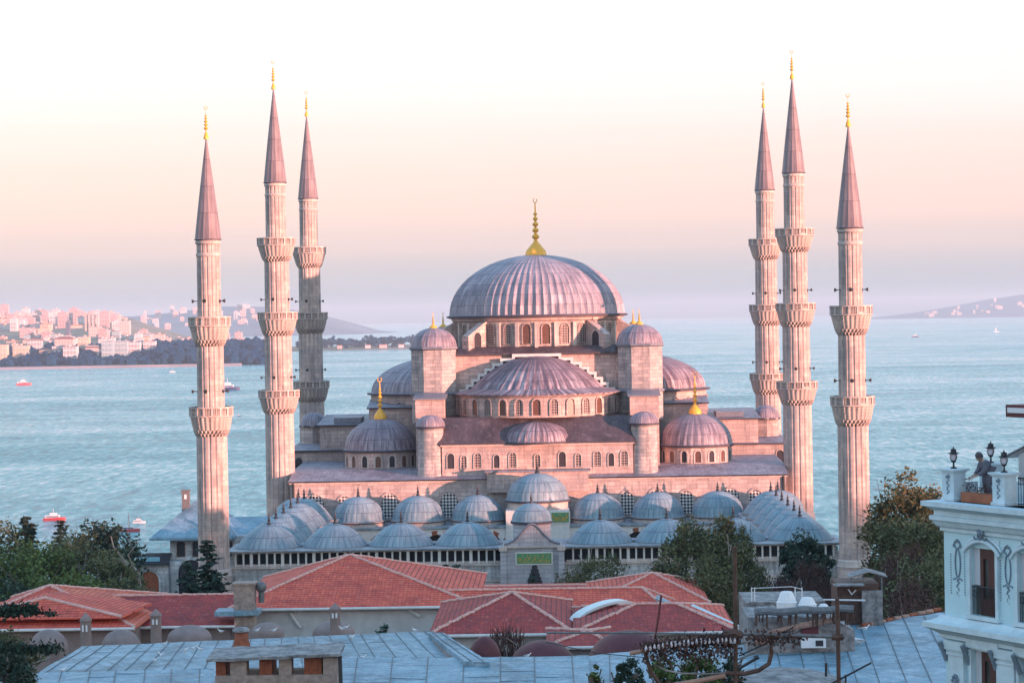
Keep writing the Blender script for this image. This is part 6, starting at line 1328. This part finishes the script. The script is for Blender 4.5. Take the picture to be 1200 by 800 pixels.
for s_ in (-1, 1):
    k = len(TV); TV += [(0, s_ * .1, .74), (.05, s_ * .11, .45), (-.02, s_ * .11, .1)]; TE += [(0, k), (k, k + 1), (k + 1, k + 2)]; TR += [.105, .08, .06]
skinned('trousers', TV, TE, TR, 'coat')
for s_ in (-1, 1): skinned('shoe', [(-.06, s_ * .11, .05), (.04, s_ * .115, .045), (.16, s_ * .12, .035)], [(0, 1), (1, 2)], [.045, .05, .035], 'horn')
g = MB(); hc = po + FW * .27 + Vector((0, 0, 1.29)); g.blob((0, 0, 0), .105, 16, 0, (1, .82, 1.18))
g.blob((.1, 0, -.02), .02, 6, 0, (1, .7, 1.3)); 
for s_ in (-1, 1): g.blob((.0, s_ * .085, -.01), .025, 6, 0, (.7, .4, 1.2)); g.blob((.092, s_ * .035, .02), .012, 6, 1)
g.box(.088, .1, -.025, .025, -.065, -.058, 2)
TM = Matrix.Translation(hc) @ Matrix(((FW.x, SI.x, 0, 0), (FW.y, SI.y, 0, 0), (0, 0, 1, 0), (0, 0, 0, 1))) @ Matrix.Rotation(R(38), 4, 'Y')
g.v = [TM @ Vector(q) for q in g.v]; hd = g.build('head', [MT['skin'], MT['horn'], MT['maroon']], pe)
g = MB(); g.blob((-.018, 0, .025), .115, 16, 0, (1, .86, 1.12), .12); g.v = [TM @ Vector(q) for q in g.v]; g.build('hair', MT['hair'], hd)
# ---------------------------------------------------------------- rusty pipe frame at lower right
Yf = 46.0
pf = thing('pipe_frame', P(861, 800, Yf), 'rusty frame of tall posts, crossbar and bent pipes at lower right', 'frame')
def tp(name, pts, r, mat='rust', n=8, Y=Yf): g = MB(); g.tube([P(a_, b3, (c_[0] if c_ else Y)) for a_, b3, *c_ in pts], r, n); return g.build(name, MT[mat], pf)
tp('post', [(861, 640), (861.5, 700), (862, 742), (862, 870)], .044); tp('post', [(981, 700), (982, 740), (984, 870)], .042)
tp('crossbar', [(862, 742), (925, 744), (990, 746)], .038, 'steel'); tp('crossbar', [(640, 741), (750, 741), (862, 743)], .022, 'steel')
tp('joint', [(848, 744), (861, 741), (868, 745)], .10); tp('joint', [(975, 746), (988, 746)], .065)
tp('upright', [(903, 744), (904, 765), (901, 777), (889, 785), (872, 789), (850, 788)], .045)
tp('curved_rail', [(767, 778), (780, 785), (800, 788.5), (830, 789), (850, 788)], .018, 'concrete')
tp('curved_rail', [(756, 752), (757, 768), (762, 785), (772, 800), (785, 815)], .04); tp('strut', [(790, 802), (820, 797), (850, 791)], .05, 'clay')
tp('strut', [(864, 784), (876, 777), (888, 770)], .03, 'iron'); tp('strut', [(865, 772), (900, 758), (936, 738)], .02, 'steel'); tp('strut', [(858, 757), (875, 752), (893, 745)], .018, 'concrete'); tp('strut', [(866, 768), (905, 750), (930, 734)], .016, 'iron')
tp('strut', [(965, 805), (985, 795), (1021, 776)], .02, 'iron'); tp('strut', [(775, 697), (772, 720), (768, 745)], .022, 'maroon')
tp('tip', [(884, 771), (889, 769)], .045, 'iron'); tp('salmon_bar', [(738, 765), (756, 762)], .045, 'clay'); tp('stub', [(968, 776), (968, 792)], .025, 'iron'); tp('stub', [(991, 790), (991, 800)], .02, 'iron')
tp('bent_rail', [(860, 742), (835, 748), (800, 755), (760, 759)], .05)
tp('string_wire', [(640, 752), (700, 765), (757, 770)], .008, 'iron')
def vine(px0, py0, px1, py1, n, label, mat='leaf_rust', hang=.35, Y=Yf, name='vine', ls=.05, sp=.09):
    a_, b3 = P(px0, py0, Y), P(px1, py1, Y); rr = random.Random(int(px0)); th = thing(name, a_, label, 'plant'); g = MB(); g.tube([a_.lerp(b3, i / 10) + Vector((0, rr.gauss(0, .03), rr.gauss(0, .02))) for i in range(11)], .02, 5); g.build('stem', MT['bark'], th)
    g = MB()
    for i in range(n):
        p = a_.lerp(b3, rr.random()) + Vector((rr.gauss(0, sp), rr.gauss(0, sp), rr.gauss(0, sp * .7) - hang * rr.random() ** 2)); q = Vector((rr.gauss(0, 1), rr.gauss(0, 1), rr.gauss(0, 1))).normalized() * ls * rr.uniform(.5, 1.3); g.add([p - q, p + Vector((q.z, q.x, q.y)) * .6, p + q, p - Vector((q.z, q.x, q.y)) * .5], [(0, 1, 2, 3)])
    g.build('leaves', MT[mat], th, smooth=0)
vine(756, 755, 862, 744, 1900, 'dried vine tangled along the bent rusty rail', 'leaf_rust', .4)
vine(880, 744, 936, 744, 350, 'small dry tangle hanging from the steel crossbar', 'leaf_rust', .15)
g = MB(); rr = random.Random(9); lt = thing('bulb_garland', P(757, 755, Yf), 'garland of small pale hanging bulbs on the bent rail', 'garland')
g.tube([P(756, 754, Yf - .1), P(800, 752, Yf - .1), P(862, 742, Yf - .1)], .008, 5); g.build('cable', MT['iron'], lt)
for i in range(22):
    f = i / 21; p = P(757 + 104 * f, 756 - 9 * f - 3 * math.sin(f * 3), Yf - .1); g = MB(); g.lathe([(.012, .0), (.02, -.03), (.032, -.07), (.02, -.11), (.004, -.12)], 8, p); g.build('bulb', MT['lamp_glass'], lt)
# gravelly dome and plants at the bottom
c = P(912, 792, 62); th = thing('weathered_dome', (c.x, 62, c.z - 3), 'weathered grey stone dome top at the bottom edge between the two posts', 'dome')
g = MB(); r_ = 1.9; g.lathe([(r_ * 1.15, -3.5), (r_ * 1.1, -.45), (r_, -.35)] + [(r_ * math.cos(math.pi / 2 * i / 10), -.35 + .5 * math.sin(math.pi / 2 * i / 10)) for i in range(1, 10)] + [(.02, .15)], 40, (c.x, 62, c.z + .02)); g.build('shell', MT['concrete'], th, smooth=50)
def plant(px, py, Y, r, h, label, mat='leaf_green', n=1400, ls=.11):
    q = P(px, py, Y); tree(q.x, Y, q.z - h, h, r, mat, label, n, kind='bush', ls=ls, trunk=.04, low=.1, cat='plant', name='roof_plant')
plant(697, 777, 52, .22, 1.6, 'small dark leafy shoot at the bottom edge, left of the pipe frame', 'leaf_green', 500, .09); plant(735, 768, 52, .42, 1.7, 'dark leafy plant at the bottom edge left of the bent rail', 'leaf_dark', 1500, .1)
plant(778, 766, 50, .42, 1.8, 'leafy plant under the garland, first from the left', 'leaf_green', 1400, .1); plant(822, 756, 50, .62, 2.0, 'densest green plant under the garland', 'leaf_green', 2600, .1)
plant(852, 765, 50, .38, 1.7, 'leafy plant right behind the tall post', 'leaf_dark', 1200, .1)
vine(-12, 716, 40, 713, 1100, 'long dark fir bough reaching in from the left edge across the red roof', 'leaf_dark', .12, 92, 'fir_bough', .12, .16)
vine(30, 714, 66, 720, 160, 'thin dark twig at the tip of the fir bough', 'leaf_dark', .04, 92, 'fir_bough', .10, .07)
q = P(18, 745, 96); tree(q.x - .5, 96, q.z - 3.2, 3.4, 1.6, 'leaf_olive', 'dark bush at the bottom left corner before the lead roof', 4200, kind='bush', ls=.16, trunk=.08, low=.05, cat='shrub', name='shrub', seed=77)
vine(0, 758, 70, 757, 700, 'flat dark fir bough above the bottom left bush', 'leaf_dark', .25, 92, 'fir_bough', .11, .13)
q = P(-6, 765, 94); tree(q.x, 94, q.z - 3.0, 3.2, 1.8, 'leaf_dark', 'darker bush cut by the bottom left frame corner', 3600, kind='bush', ls=.16, trunk=.08, low=.05, cat='shrub', name='shrub', seed=78)
